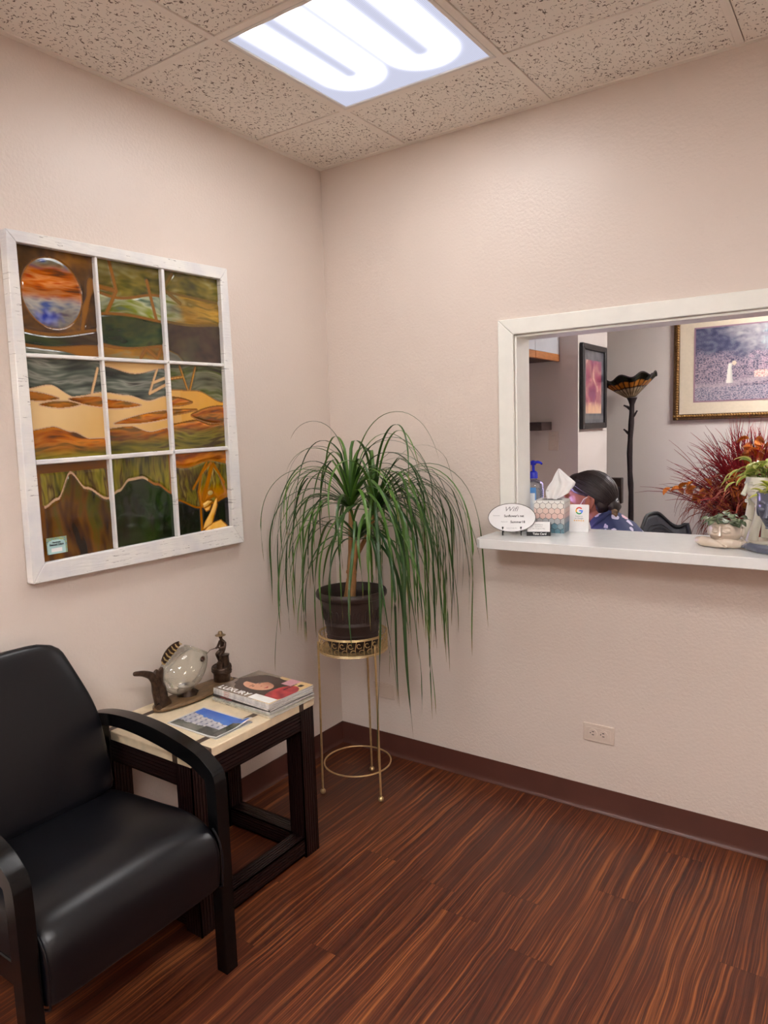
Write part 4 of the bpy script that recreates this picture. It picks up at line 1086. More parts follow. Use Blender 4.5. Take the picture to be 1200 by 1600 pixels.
# business card holder
hd = thing('card_holder', 'small black business card holder in front of the tissue box', 'card holder', (1.010, -.032, CZ), math.radians(20))
mb = MB(); mb.prism([(-.020, 0), (.045, 0), (.045, .010), (.030, .046), (.027, .046), (.010, .007), (-.014, .007), (-.016, .016), (-.020, .016)], -.044, .044, mat=Matrix(((0, 0, 1, 0), (1, 0, 0, 0), (0, 1, 0, 0), (0, 0, 0, 1))))
hb_ = mb.build('body', m_blackplastic, hd, bevel=.0012)
text('lettering', 'Take Card', .0105, m_ink_wht, hb_, T(.004, -.0204, .008) @ RX(PI / 2), bold=.0003, sx=1.1)
cdm = T(0, -.0102, .0085) @ RX(math.radians(59))
cards = thing('business_card', 'white business card leaning in the black holder', 'card', (1.010, -.032, CZ), math.radians(20))
mb = MB(); mb.box(-.0415, .0415, 0, .046, .0, .0035, mat=cdm); cs = mb.build('card', m_paper, cards)
for k, (yy, s_) in enumerate(((.034, 'Family Practice'), (.026, 'appointments'), (.018, 'open Monday to Friday'))):
    text('lettering', s_, .005, m_grey_ink, cs, cdm @ T(0, yy, .0038))

# review stand
rv = thing('review_sign', 'small white upright sign with a four colour letter G and gold stars', 'sign', (1.118, .100, CZ), math.radians(4))
rw, rh = .037, .106; rm = T(0, 0, 0) @ RX(PI / 2 - math.radians(6))
pl = []
for cx_, cy_, a0 in ((rw - .004, .004, -PI / 2), (rw - .004, rh - .004, 0), (-rw + .004, rh - .004, PI / 2), (-rw + .004, .004, PI)):
    for k in range(5): pl.append((cx_ + .004 * math.cos(a0 + k * PI / 8), cy_ + .004 * math.sin(a0 + k * PI / 8)))
mb = MB(); mb.prism(pl, -.0015, .0015, mat=rm); mb.box(-rw + .004, rw - .004, .0, .045, .0003, .0033)
rp = mb.build('panel', m_porc, rv, bevel=.0006)
gm = lambda x, y: rm @ T(x, y, .0019)
cG = {'r': S(219, 68, 55), 'y': S(244, 180, 0), 'g': S(15, 157, 88), 'b': S(66, 133, 244)}
mG = {k: M('logo_' + n, c, .4, 0, (10, .02)) for (k, c), n in zip(cG.items(), ('red', 'yellow', 'green', 'blue'))}
def arc(a0, a1, key):
    mb = MB(); o_, i_ = .0140, .0092; n = 14; P = [(o_ * math.cos(math.radians(a0 + (a1 - a0) * k / n)), o_ * math.sin(math.radians(a0 + (a1 - a0) * k / n))) for k in range(n + 1)]
    P += [(i_ * math.cos(math.radians(a1 + (a0 - a1) * k / n)), i_ * math.sin(math.radians(a1 + (a0 - a1) * k / n))) for k in range(n + 1)]
    mb.prism(P, 0, .0003, mat=gm(0, .082)); return mb
for a0, a1, k in ((38, 150, 'r'), (150, 208, 'y'), (208, 312, 'g'), (312, 360, 'b')): arc(a0, a1, k).build('logo', mG[k], rp)
mb = MB(); mb.prism([(0, -.0024), (.0138, -.0024), (.0138, .0024), (0, .0024)], 0, .00032, mat=gm(0, .082)); mb.build('logo', mG['b'], rp)
text('lettering', 'Review us', .0068, m_grey_ink, rp, gm(0, .061)); text('lettering', 'on Google', .0078, m_grey_ink, rp, gm(0, .053))
for k in range(5):
    mb = MB(); mb.prism([((.0032 if i % 2 == 0 else .0014) * math.cos(PI / 2 + i * PI / 5) + (k - 2) * .0085, (.0032 if i % 2 == 0 else .0014) * math.sin(PI / 2 + i * PI / 5)) for i in range(10)], 0, .0003, mat=gm(0, .044)); mb.build('star', mG['y'], rp)

# hand sanitizer pump bottle, half hidden by the jamb
m_clear = M_glass('clear_bottle', (.90, .93, .95), .06, .03, (.8, .85, .88)); m_bluep = M('blue_pump_plastic', S(28, 40, 176), .25, 0, (20, .05))
hs = thing('sanitizer_bottle', 'clear hand sanitizer bottle with a blue pump behind the opening edge', 'bottle', (.911, .1560, CZ))
mb = MB(); mb.lathe([(.001, .001), (.036, .001), (.040, .006), (.040, .172), (.036, .182), (.025, .191), (.0145, .196), (.0145, .206), (.001, .207)], 36); mb.build('body', m_clear, hs, smooth=True, ang=50)
mb = MB(); mb.lathe([(.001, .003), (.0375, .004), (.0378, .146), (.034, .160), (.001, .161)], 32); mb.build('gel', M_glass('clear_gel', (.88, .93, .97), .10, .05, (.8, .86, .92)), hs, smooth=True, ang=50)
def label_art(u, v):
    c = S(230, 236, 240)
    if u < .04 or u > .96 or v < .05 or v > .94: c = S(70, 140, 204)
    if v < .16: c = S(60, 132, 200)
    if .20 < v < .60 and int(v * 26) % 2 and .12 < u < .12 + .7 * abs(math.sin(int(v * 26) * 3.1)) + .1: c = S(110, 130, 150)
    if v > .74: c = mixc(S(60, 140, 206), S(26, 84, 160), sst(.74, .95, v))
    return c
V, F, C = [], [], []
for j in range(41):
    for i in range(33):
        a = math.radians(-178 + 125 * i / 32); r_ = label_art(i / 32, j / 40); V.append((.0404 * math.cos(a), .0404 * math.sin(a), .166 - .140 * j / 40)); C += [*r_, 1]
for j in range(40):
    for i in range(32): a = j * 33 + i; F.append((a, a + 33, a + 34, a + 1))
me = bpy.data.meshes.new('label'); me.from_pydata(V, [], F); ca = me.color_attributes.new('Col', 'FLOAT_COLOR', 'POINT'); ca.data.foreach_set('color', C); me.materials.append(m_hex); me.polygons.foreach_set('use_smooth', [True] * len(F))
o = bpy.data.objects.new('paper_label', me); COL.objects.link(o); o.parent = hs
mb = MB(); mb.lathe([(.001, .200), (.0175, .200), (.0175, .222), (.013, .228), (.0055, .230), (.0055, .252), (.0105, .254), (.011, .268), (.004, .272), (.001, .272)], 24)
mb.tube([(.004, 0, .263), (.022, -.004, .266), (.036, -.008, .262), (.040, -.009, .257)], [.0065, .0055, .0045, .004], 10); mb.build('pump', m_bluep, hs, smooth=True, ang=50)

# ---------------------------------------------------------------- face planters
m_beige = M('beige_glazed_ceramic', S(206, 190, 172), .22, 0, (12, .03), coat=.4)
m_greyc = M('slate_glazed_ceramic', S(84, 88, 104), .3, 0, (14, .06), coat=.25)
m_whitec = M('ivory_glazed_ceramic', S(226, 222, 206), .25, 0, (10, .03), coat=.3)
m_soil = M('potting_soil', (.03, .018, .01), .95, 0, (200, .6), bump=(150, .6))
def M_leaf(name, a, b, edge, sc=14):
    m, nt, out = nt_new(name); p = N(nt, 'ShaderNodeBsdfPrincipled'); p.inputs['Roughness'].default_value = .38
    at = N(nt, 'ShaderNodeAttribute'); at.attribute_name = 'Col'
    tc = N(nt, 'ShaderNodeTexCoord'); no = N(nt, 'ShaderNodeTexNoise'); no.inputs['Scale'].default_value = sc * 6; nt.links.new(tc.outputs['Object'], no.inputs[0])
    sx = N(nt, 'ShaderNodeSeparateColor'); nt.links.new(at.outputs['Color'], sx.inputs[0])
    c1 = ramp(nt, no.outputs[0], [(.35, a), (.65, b)])
    mx = N(nt, 'ShaderNodeMix'); mx.data_type = 'RGBA'; nt.links.new(sx.outputs[0], mx.inputs[0]); nt.links.new(c1, mx.inputs[6]); mx.inputs[7].default_value = (*edge, 1)
    nt.links.new(mx.outputs[2], p.inputs['Base Color'])
    tr = N(nt, 'ShaderNodeBsdfTranslucent'); nt.links.new(mx.outputs[2], tr.inputs[0]); ms = N(nt, 'ShaderNodeMixShader'); ms.inputs[0].default_value = .2
    nt.links.new(p.outputs[0], ms.inputs[1]); nt.links.new(tr.outputs[0], ms.inputs[2]); nt.links.new(ms.outputs[0], out.inputs[0]); return m
class Leaves:
    """broad leaves with a midrib, colour attribute marks the margin / veins"""
    def __init__(s): s.V, s.F, s.C = [], [], []
    def add(s, base, d, L, w, droop=.5, edge=lambda q, t: sst(.6, .95, abs(q)), cup=.25, roll=0, nu=8, nv=6, shape=.6):
        d = Vector(d).normalized(); side = d.cross(Vector((0, 0, 1)))
        if side.length < .05: side = Vector((1, 0, 0))
        side.normalize(); side = Matrix.Rotation(roll, 3, d) @ side; p = Vector(base); b0 = len(s.V)
        for i in range(nu + 1):
            t = i / nu; nn = side.cross(d).normalized()
            hw = w / 2 * max(.02, math.sin(PI * t ** shape) ** .8)
            for j in range(nv + 1):
                q = 2 * j / nv - 1
                s.V.append(tuple(p + side * (q * hw) + nn * (cup * hw * q * q))); s.C += [edge(q, t), 0, 0, 1]
            p = p + d * (L / nu); d = (d + Vector((0, 0, -droop / nu))).normalized()
        for i in range(nu):
            for j in range(nv):
                a = b0 + i * (nv + 1) + j; s.F.append((a, a + 1, a + nv + 2, a + nv + 1))
    def build(s, name, mat, parent):
        me = bpy.data.meshes.new(name); me.from_pydata(s.V, [], s.F); ca = me.color_attributes.new('Col', 'FLOAT_COLOR', 'POINT'); ca.data.foreach_set('color', s.C)
        me.materials.append(mat); me.polygons.foreach_set('use_smooth', [True] * len(s.F))
        o = bpy.data.objects.new(name, me); COL.objects.link(o); o.parent = parent; return o
def face_bits(mb, R, zc, h, sx=1., sharp=1.):
    """nose, brows, lids, lips, chin and ears on a head of radius R facing -Y, centred at height zc"""
    y = lambda x, z: -math.sqrt(max(.0001, R * R - x * x)) * sx
    mb.tube([(0, y(0, 0) - .001, zc + .40 * h), (0, y(0, 0) - .005, zc + .15 * h), (0, y(0, 0) - .011 * sharp, zc - .06 * h), (0, y(0, 0) - .004, zc - .12 * h)], [R * .07, R * .10, R * .16, R * .08], 8)
    for k in (-1, 1):
        xs_ = [k * R * q for q in (.16, .30, .46, .60)]
        mb.tube([(x, y(x, 0) - .0015, zc + (.34 + .06 * math.sin(i)) * h) for i, x in enumerate(xs_)], [R * .05, R * .06, R * .055, R * .02], 7)
        mb.ball((k * R * .38, y(k * R * .38, 0) + .002, zc + .16 * h), R * .20, R * .12, R * .10, 12, 8)
        mb.tube([(x, y(x, 0) - .0025, zc + (.12 - .05 * math.sin(PI * i / 3)) * h) for i, x in enumerate(xs_)], R * .028, 6)
    mb.ball((0, y(0, 0) + .000, zc - .30 * h), R * .15, R * .10, R * .055, 12, 8); mb.ball((0, y(0, 0) + .000, zc - .38 * h), R * .13, R * .11, R * .06, 12, 8)
# small beige pot: round head resting on crossed forearms
bp = thing('face_planter', 'small beige face shaped planter with folded arms and a round leaved plant', 'planter', (1.647, .010, CZ), math.radians(-8), 'face planters on the counter')
R_ = .050
hd_ = MB(); hd_.lathe([(.001, .006), (.028, .006), (.042, .018), (.050, .038), (.0505, .058), (.047, .076), (.043, .078), (.042, .070), (.001, .066)], 36)
face_bits(hd_, .050, .042, .062, 1., .8)
for k in (-1, 1): hd_.ball((k * .052, .004, .046), .007, .013, .017, 14, 10)
fuse([hd_], .0016, 'head', m_beige, bp, 2)
am = MB()
am.tube([(-.074, -.046, .017), (-.052, -.060, .0175), (-.022, -.074, .016), (.004, -.084, .012), (.020, -.089, .009)], [.011, .0165, .0145, .0095, .005], 14)
am.tube([(.068, -.060, .0155), (.046, -.068, .0165), (.018, -.064, .016), (-.010, -.054, .014), (-.030, -.044, .010)], [.010, .0150, .0145, .010, .006], 14)
am.tube([(-.074, -.046, .016), (-.066, -.022, .014), (-.046, -.004, .014)], [.010, .011, .010], 12); am.tube([(.068, -.060, .015), (.066, -.030, .014), (.048, -.004, .014)], [.010, .011, .010], 12)
for k in range(4): am.tube([(.006 + k * .001, -.086 + k * .0042, .0125), (.022, -.092 + k * .0042, .0085), (.030, -.092 + k * .0042, .0045)], [.0034, .003, .0018], 8)
fuse([am], .0016, 'arms', m_beige, bp, 2)
mb = MB(); mb.lathe([(.001, .068), (.0425, .068)], 24); mb.build('soil', m_soil, bp)
lf = Leaves(); rnd = random.Random(3)
for k in range(46):
    a = rnd.uniform(0, 2 * PI); rr = .036 * math.sqrt(rnd.random()); el = rnd.uniform(-.15, .9)
    hgt = .076 + .040 * (1 - rr / .04) * rnd.random() + .008 * rnd.random()
    out_ = .026 * (rr / .036)
    lf.add((rr * math.cos(a) + out_ * math.cos(a) * .6, rr * math.sin(a) + out_ * math.sin(a) * .6, hgt), (math.cos(a), math.sin(a), el - .2), rnd.uniform(.024, .032), rnd.uniform(.021, .028), 1.3, lambda q, t: .75 if abs((abs(q) * 3.2 + t * .5) % 1 - .5) < .17 else .1, cup=.15, roll=rnd.uniform(-.5, .5), shape=.8)
lf.build('leaves', M_leaf('rippled_peperomia', S(116, 132, 102), S(160, 170, 136), S(58, 72, 52)), bp)
# tall ivory planter: profile face leaning on long hands
wp = thing('face_planter', 'tall ivory face planter resting its chin on long arms behind the grey planter', 'planter', (1.752, .100, CZ), math.radians(-60), 'face planters on the counter')
hd_ = MB(); hd_.lathe([(.001, .118), (.020, .120), (.040, .140), (.056, .165), (.061, .195), (.060, .222), (.055, .223), (.052, .21), (.001, .205)], 36)
face_bits(hd_, .060, .170, .080, 1., 1.0)
for k in (-1, 1): hd_.ball((k * .061, .006, .178), .007, .014, .02, 14, 10)
hd_.tube([(0, .0, .12), (0, .012, .08), (0, .02, .02)], [.022, .020, .030], 14)
fuse([hd_], .002, 'head', m_whitec, wp, 2)
am = MB()
for k in (-1, 1):
    am.tube([(k * .020, -.050, .004), (k * .030, -.046, .045), (k * .034, -.036, .085), (k * .034, -.032, .120), (k * .040, -.030, .150)], [.019, .0165, .014, .013, .006], 14)
    for q in range(4): am.tube([(k * (.028 + .004 * q), -.040 + .006 * q, .125), (k * (.036 + .004 * q), -.042 + .008 * q, .150), (k * (.042 + .003 * q), -.036 + .009 * q, .165)], [.0055, .0045, .003], 8)
am.box(-.045, .045, -.066, .03, 0, .012)
fuse([am], .002, 'arms', m_whitec, wp, 2)
mb = MB(); mb.lathe([(.001, .207), (.0525, .207)], 24); mb.build('soil', m_soil, wp)
lf = Leaves(); rnd = random.Random(12)
for k in range(40):
    a = rnd.uniform(0, 2 * PI); rr = rnd.uniform(.0, .05); el = rnd.uniform(.1, 1.3)
    b_ = Vector((rr * math.cos(a), rr * math.sin(a), .218 + rnd.uniform(.0, .055)))
    lf.add(b_, (math.cos(a), math.sin(a), el), rnd.uniform(.042, .062), rnd.uniform(.028, .042), 1.6, lambda q, t: sst(.25, .8, abs(q) + .25 * NZ(q * 4, t * 4, k)), cup=.3, roll=rnd.uniform(-.5, .5), shape=.75)
# sprays that trail over the face side
iw_ = wp.rotation_euler.to_matrix().inverted()
for (dx, dy, dz, L_) in ((-.100, -.03, .215, .046), (-.082, -.045, .205, .050), (-.088, -.02, .238, .052), (-.070, -.05, .247, .050), (-.050, -.05, .258, .055), (-.045, -.06, .226, .05)):
    b_ = iw_ @ Vector((dx, dy, 0)); d_ = iw_ @ Vector((-.8, -.3, 0))
    lf.add((b_.x, b_.y, dz), (d_.x, d_.y, -.2), L_, .030, 1.5, lambda q, t: sst(.35, .85, abs(q)), cup=.25, roll=rnd.uniform(-.6, .6), shape=.75)
lf.build('leaves', M_leaf('variegated_leaf', S(112, 138, 50), S(150, 166, 70), S(208, 208, 124)), wp)
mb = MB()
for k in range(9):
    a = rnd.uniform(0, 2 * PI); mb.tube([(0.02 * math.cos(a), .02 * math.sin(a), .205), (.03 * math.cos(a), .03 * math.sin(a), .24), (.055 * math.cos(a), .055 * math.sin(a), .262)], .0014, 5)
for (dx, dy, dz) in ((-.100, -.03, .215), (-.082, -.045, .205), (-.088, -.02, .238)):
    b_ = iw_ @ Vector((dx, dy, 0)); mb.tube([(0, 0, .205), (b_.x * .5, b_.y * .5, .245), (b_.x, b_.y, dz)], .0013, 5)
mb.build('stems', M('green_stem', S(110, 130, 60), .5), wp, smooth=True)
# slate grey planter: head leaning on a bent arm
gp = thing('face_planter', 'slate grey face planter with a resting arm at the right end of the counter', 'planter', (1.808, -.058, CZ), math.radians(-22), 'face planters on the counter')
hd_ = MB(); hd_.lathe([(.001, .052), (.016, .054), (.036, .078), (.052, .108), (.060, .140), (.062, .168), (.063, .186), (.058, .187), (.055, .172), (.001, .168)], 40)
face_bits(hd_, .061, .118, .100, 1., 1.15)
for k in (-1, 1): hd_.ball((k * .063, .004, .128), .007, .015, .024, 14, 10)
hd_.tube([(.012, .004, .070), (.024, .014, .040), (.034, .020, .004)], [.026, .026, .034], 16)
fuse([hd_], .002, 'head', m_greyc, gp, 2)
am = MB()
am.tube([(-.085, -.030, .011), (-.060, -.052, .014), (-.020, -.068, .014), (.020, -.070, .0135), (.055, -.055, .016)], [.009, .0125, .0135, .014, .016], 14)
am.tube([(.055, -.055, .016), (.058, -.040, .050), (.040, -.036, .082)], [.016, .014, .009], 14)
for q in range(4): am.tube([(-.070, -.040 - q * .006, .013), (-.088, -.026 - q * .006, .010), (-.098, -.018 - q * .006, .006)], [.005, .0045, .003], 8)
am.tube([(.055, -.055, .016), (.06, -.02, .016), (.045, .01, .016)], [.016, .017, .016], 14)
fuse([am], .002, 'arm', m_greyc, gp, 2)
mb = MB(); mb.lathe([(.001, .170), (.056, .170)], 24); mb.build('soil', m_soil, gp)
lf = Leaves(); rnd = random.Random(21)
for k in range(54):
    a = rnd.uniform(0, 2 * PI); rr = rnd.uniform(.0, .05); el = rnd.uniform(.2, 1.6)
    lf.add((rr * math.cos(a), rr * math.sin(a), .172 + rnd.uniform(0, .03)), (math.cos(a), math.sin(a), el), rnd.uniform(.035, .06), rnd.uniform(.010, .016), 1.2, lambda q, t: sst(.3, .9, abs(q)), cup=.3, roll=rnd.uniform(-.6, .6), shape=.8)
lf.build('leaves', M_leaf('yellow_green_leaf', S(120, 140, 40), S(168, 176, 66), S(206, 204, 110)), gp)

for p_ in (bp, wp, gp):
    for q_ in p_.children:
        for v in q_.data.vertices: v.co.z = max(v.co.z, .0004)
# ---------------------------------------------------------------- plant stand, pot and ponytail palm
m_brass = M('brushed_gold_metal', S(214, 188, 138), .34, .8, (50, .12))
PXc, PYc = .336, -.328
ps = thing('plant_stand', 'tall gold wire plant stand with a filigree tray and three legs', 'plant stand', (PXc, PYc, 0))
RT = .138
for a in (-130, -17, 104):
    ca_, sa_ = math.cos(math.radians(a)), math.sin(math.radians(a)); mb = MB()
    mb.tube([((RT + .005) * ca_, (RT + .005) * sa_, .640), ((RT + .012) * ca_, (RT + .012) * sa_, .02)], .0046, 10); lg = mb.build('leg', m_brass, ps, smooth=True)
    mb = MB(); mb.ball(((RT + .012) * ca_, (RT + .012) * sa_, .0115), .0115, .0115, .0115, 16, 12); mb.build('foot', m_brass, lg, smooth=True)
mb = MB(); mb.torus((0, 0, .118), RT - .001, .0034, 64, 8); mb.build('ring', m_brass, ps, smooth=True)
mb = MB(); z0, z1 = .598, .668
for z_ in (z0, z0 + .006, z1 - .005, z1): mb.torus((0, 0, z_), RT, .0022, 64, 6)
nm = 26
for k in range(nm):
    a = 2 * PI * k / nm
    for sg_, zc_ in ((1, .618), (-1, .646)):
        pts = []
        for i in range(15):
            q = i / 14; th_ = sg_ * (.6 + q * 5.2); rr = .0122 * (1 - .62 * q)
            pts.append((RT * math.cos(a + sg_ * .03 + rr * math.cos(th_) / RT), RT * math.sin(a + sg_ * .03 + rr * math.cos(th_) / RT), zc_ + rr * math.sin(th_)))
        mb.tube(pts, .0017, 5)
    mb.tube([(RT * math.cos(a + .12), RT * math.sin(a + .12), z0 + .005), (RT * math.cos(a + .10), RT * math.sin(a + .10), .632), (RT * math.cos(a + .14), RT * math.sin(a + .14), z1 - .004)], .0015, 5)
mb.build('filigree_band', m_brass, ps, smooth=True)
mb = MB(); mb.lathe([(.001, .603), (RT - .002, .603), (RT - .002, .606), (.001, .606)], 48); mb.build('tray', m_brass, ps, smooth=True, ang=30)
m_pot = M('dark_brown_pot', S(52, 38, 34), .45, 0, (30, .12), bump=(60, .15))
pp = thing('potted_palm', 'ponytail palm with long drooping leaves in a dark brown pot', 'plant', (PXc, PYc, .6065))
mb = MB(); mb.lathe([(.001, 0), (.092, 0), (.098, .006), (.104, .060), (.108, .098), (.1105, .100), (.1115, .108), (.1095, .111), (.116, .170), (.120, .190), (.121, .204), (.136, .206), (.1425, .214), (.143, .226), (.1385, .234), (.131, .234), (.126, .226), (.116, .170), (.112, .12), (.001, .118)], 64)
pot = mb.build('pot', m_pot, pp, smooth=True, ang=50)
mb = MB()
for k in range(30):
    a = 2 * PI * k / 30; r0 = .1135
    pts = [((r0 + .0035 * (.5 + zz)) * math.cos(a + .07 * math.sin(q)), (r0 + .0035 * (.5 + zz)) * math.sin(a + .07 * math.sin(q)), .142 + .024 * math.cos(q)) for q, zz in [(2 * PI * i / 10, .5 * math.cos(2 * PI * i / 10)) for i in range(10)]]
    mb.tube(pts, .0018, 5, closed=True, cap=False)
for zz in (.026, .046, .066): mb.torus((0, 0, zz), .1005 + .0045 * (zz / .06), .0013, 64, 5)
mb.build('relief', m_pot, pot, smooth=True)
mb = MB(); mb.lathe([(.001, .150), (.05, .154), (.114, .148)], 32); mb.build('soil', m_soil, pp, smooth=True)
m_trunk = M('tan_bark', S(168, 124, 78), .75, 0, (60, .25), bump=(80, .5, .004), stretch=(1, 1, .35))
HEADS = [(.026, -.016, .560), (.104, .034, .535), (.066, -.034, .440)]
tm_ = skin_mesh([[((-.020, .004, .140), .034), ((-.010, .002, .20), .026), ((.004, -.002, .27), .019), ((.012, -.008, .34), .015), ((.015, -.010, .42), .012), (HEADS[0], .010)],
                 [((.012, -.008, .34), .015), ((.045, .010, .40), .010), ((.070, .022, .45), .009), (HEADS[1], .009)], [((.004, -.002, .27), .019), ((.030, -.016, .34), .009), ((.045, -.024, .38), .008), (HEADS[2], .008)]], 2)
o = bpy.data.objects.new('trunk', tm_); COL.objects.link(o); o.parent = pp; tm_.materials.append(m_trunk); tm_.polygons.foreach_set('use_smooth', [True] * len(tm_.polygons))
def palm_mat():
    m, nt, out = nt_new('palm_leaf'); p = N(nt, 'ShaderNodeBsdfPrincipled'); p.inputs['Roughness'].default_value = .34
    at = N(nt, 'ShaderNodeAttribute'); at.attribute_name = 'Col'; nt.links.new(at.outputs['Color'], p.inputs['Base Color'])
    tr = N(nt, 'ShaderNodeBsdfTranslucent'); nt.links.new(at.outputs['Color'], tr.inputs[0]); ms = N(nt, 'ShaderNodeMixShader'); ms.inputs[0].default_value = .18
    nt.links.new(p.outputs[0], ms.inputs[1]); nt.links.new(tr.outputs[0], ms.inputs[2]); nt.links.new(ms.outputs[0], out.inputs[0]); return m
rnd = random.Random(5); V, F, C = [], [], []
def palm_leaf(base, az, el, L, w, k, colr, curl=0.):
    n = 30; p = Vector(base); d = Vector((math.cos(az) * math.cos(el), math.sin(az) * math.cos(el), math.sin(el))); b0 = len(V); ds = L / n; kink = rnd.uniform(.14, .34) if rnd.random() < .3 else 0
    for i in range(n + 1):
        t = i / n
        sd = d.cross(Vector((0, 0, 1)));
        if sd.length < .03: sd = Vector((-math.sin(az), math.cos(az), 0))
        sd.normalize(); nn = sd.cross(d).normalized()
        hw = w / 2 * (min(1, .75 + t * 3) * (1 - t) ** .62 + .04)
        W_ = p + Vector((PXc, PYc, .6065))
        for q in (-1, 0, 1):
            v = p + sd * (q * hw) + nn * (abs(q) * hw * .35)
            wx = v.x + PXc; wy = v.y + PYc
            V.append((max(wx, .05 if wy < -.54 and v.z > .40 else .012) - PXc, min(wy, -.010) - PYc, v.z)); c = mixc(colr, S(150, 120, 66), sst(.90, 1.0, t)); C.extend([*c, 1])
        p = p + d * ds
        g = k * (.5 + .85 * t) * ds * (3.5 if kink and abs(t - kink) < .02 else (.55 if kink and t < kink else 1))
        d = (d + Vector((math.sin(curl + 6 * t) * .05 * t, math.cos(curl * 2 + 5 * t) * .05 * t, -g))).normalized()
    for i in range(n):
        for q in (0, 1): a = b0 + i * 3 + q; F.append((a, a + 1, a + 4, a + 3))
RTX = math.atan2(.567, .823)          # the side the crown leans to
for h, (hp, cnt) in enumerate(zip(HEADS, (58, 56, 26))):
    for i in range(cnt):
        az = rnd.uniform(0, 2 * PI)
        if h == 1 and rnd.random() < .6: az = RTX + rnd.uniform(-1.2, .9)
        if h == 0 and rnd.random() < .3: az = RTX + PI + rnd.uniform(-.9, .9)
        sd_ = math.cos(az - RTX)          # +1 leaning side, -1 the other
        front = max(0, math.cos(az + 1.19))
        el = rnd.uniform(.55, 1.5) if h < 2 else rnd.uniform(.2, 1.1)
        L = rnd.uniform(.48, .78) + (.26 * rnd.random() if sd_ > 0 else 0) + .05 * max(0, sd_) - .10 * front * rnd.random()
        if rnd.random() < .12: L += .2
        w = rnd.uniform(.010, .0175)
        g_ = rnd.random(); c = mixc(S(34, 66, 26), S(92, 132, 52), g_ ** 1.4)
        palm_leaf(hp, az, el, L, w, rnd.uniform(7.5, 14.5), c, rnd.uniform(0, 6))
for i in range(16):    # shorter leaves falling over the pot on the room side
    palm_leaf(HEADS[i % 3], -1.19 + rnd.uniform(-.9, .9), rnd.uniform(.3, 1.3), rnd.uniform(.36, .66), rnd.uniform(.010, .016), rnd.uniform(9, 16), mixc(S(34, 66, 26), S(92, 132, 52), rnd.random()), rnd.uniform(0, 6))
for i in range(7):     # thin arching wisps above the crown
    palm_leaf(HEADS[i % 2], rnd.uniform(-.6, 1.4), rnd.uniform(.9, 1.35), rnd.uniform(.7, .85), .004, 8.5, S(80, 92, 52), rnd.uniform(0, 6))
me = bpy.data.meshes.new('leaves'); me.from_pydata(V, [], F); ca = me.color_attributes.new('Col', 'FLOAT_COLOR', 'POINT'); ca.data.foreach_set('color', C); me.materials.append(palm_mat()); me.polygons.foreach_set('use_smooth', [True] * len(F))
o = bpy.data.objects.new('leaves', me); COL.objects.link(o); o.parent = pp
# ---------------------------------------------------------------- wall cabinet
m_whitelam = M('white_laminate_door', (.60, .62, .66), .3, 0, (20, .02)); m_oak = M('orange_oak', S(184, 116, 58), .4, 0, (30, .18), stretch=(8, 1, 8)); m_dkgap = M('dark_underside', S(70, 44, 30), .6)
wc = thing('wall_cabinet', 'white door wall cabinet with an orange oak bottom rail in the office', 'cabinet', (.13, .86, 1.838))
mb = MB(); mb.box(.0, .304, -.74, .786, .004, .70); mb.build('carcass', m_dkgap, wc)
y_edges = [-.74, -.32, .418, .786]
for a, b in zip(y_edges, y_edges[1:]):
    mb = MB(); mb.box(.305, .324, a + .002, b - .002, .042, .698); dr = mb.build('door', m_whitelam, wc, bevel=.001)
    mb = MB(); mb.box(.305, .327, a + .002, b - .002, .0, .041); mb.build('finger_rail', m_oak, dr, bevel=.002)
m_espresso = M('espresso_wood', S(52, 36, 32), .45, 0, (40, .15))
sh = MB(); sh.box(.131, .402, PY0 - .16, PY0 - .0005, 1.431, 1.481); tag(sh.build('wall_shelf', m_espresso, bevel=.002), 'dark brown wall shelf below the cabinet beside the switch', 'shelf')
sw = thing('light_switch', 'beige light switch plate on the office wall under the shelf end', 'switch', (.414, PY0, 1.364))
mb = MB(); mb.box(-.032, .032, -.006, 0, -.057, .057); mb.build('plate', m_plate, sw, bevel=.003); mb = MB(); mb.box(-.017, .017, -.0085, -.005, -.033, .033); mb.build('rocker', m_plate, sw, bevel=.002)

# ---------------------------------------------------------------- framed pictures
m_blackfr = M('black_picture_frame', (.010, .009, .009), .35, 0, (60, .3), bump=(120, .2)); m_print = M_paint('framed_print', .35, .5, .25)
PA = thing('framed_picture', 'black framed picture of pink and red shapes on the side of the office pier', 'picture', (PX, 1.900, 1.686))
aw, ah, fw_ = .455, .512, .036
mzx = Matrix(((0, 0, 1, 0), (1, 0, 0, 0), (0, 1, 0, 0), (0, 0, 0, 1)))
def frame4(w, h, f, d, mtx):
    mb = MB(); a, b = w / 2, h / 2
    for P in ([(-a, -b), (a, -b), (a - f, -b + f), (-a + f, -b + f)], [(a, -b), (a, b), (a - f, b - f), (a - f, -b + f)], [(a, b), (-a, b), (-a + f, b - f), (a - f, b - f)], [(-a, b), (-a, -b), (-a + f, -b + f), (-a + f, b - f)]): mb.prism(P, 0, d, mat=mtx)
    return mb
frame4(aw, ah, fw_, .024, mzx).build('frame', m_blackfr, PA, bevel=.004)
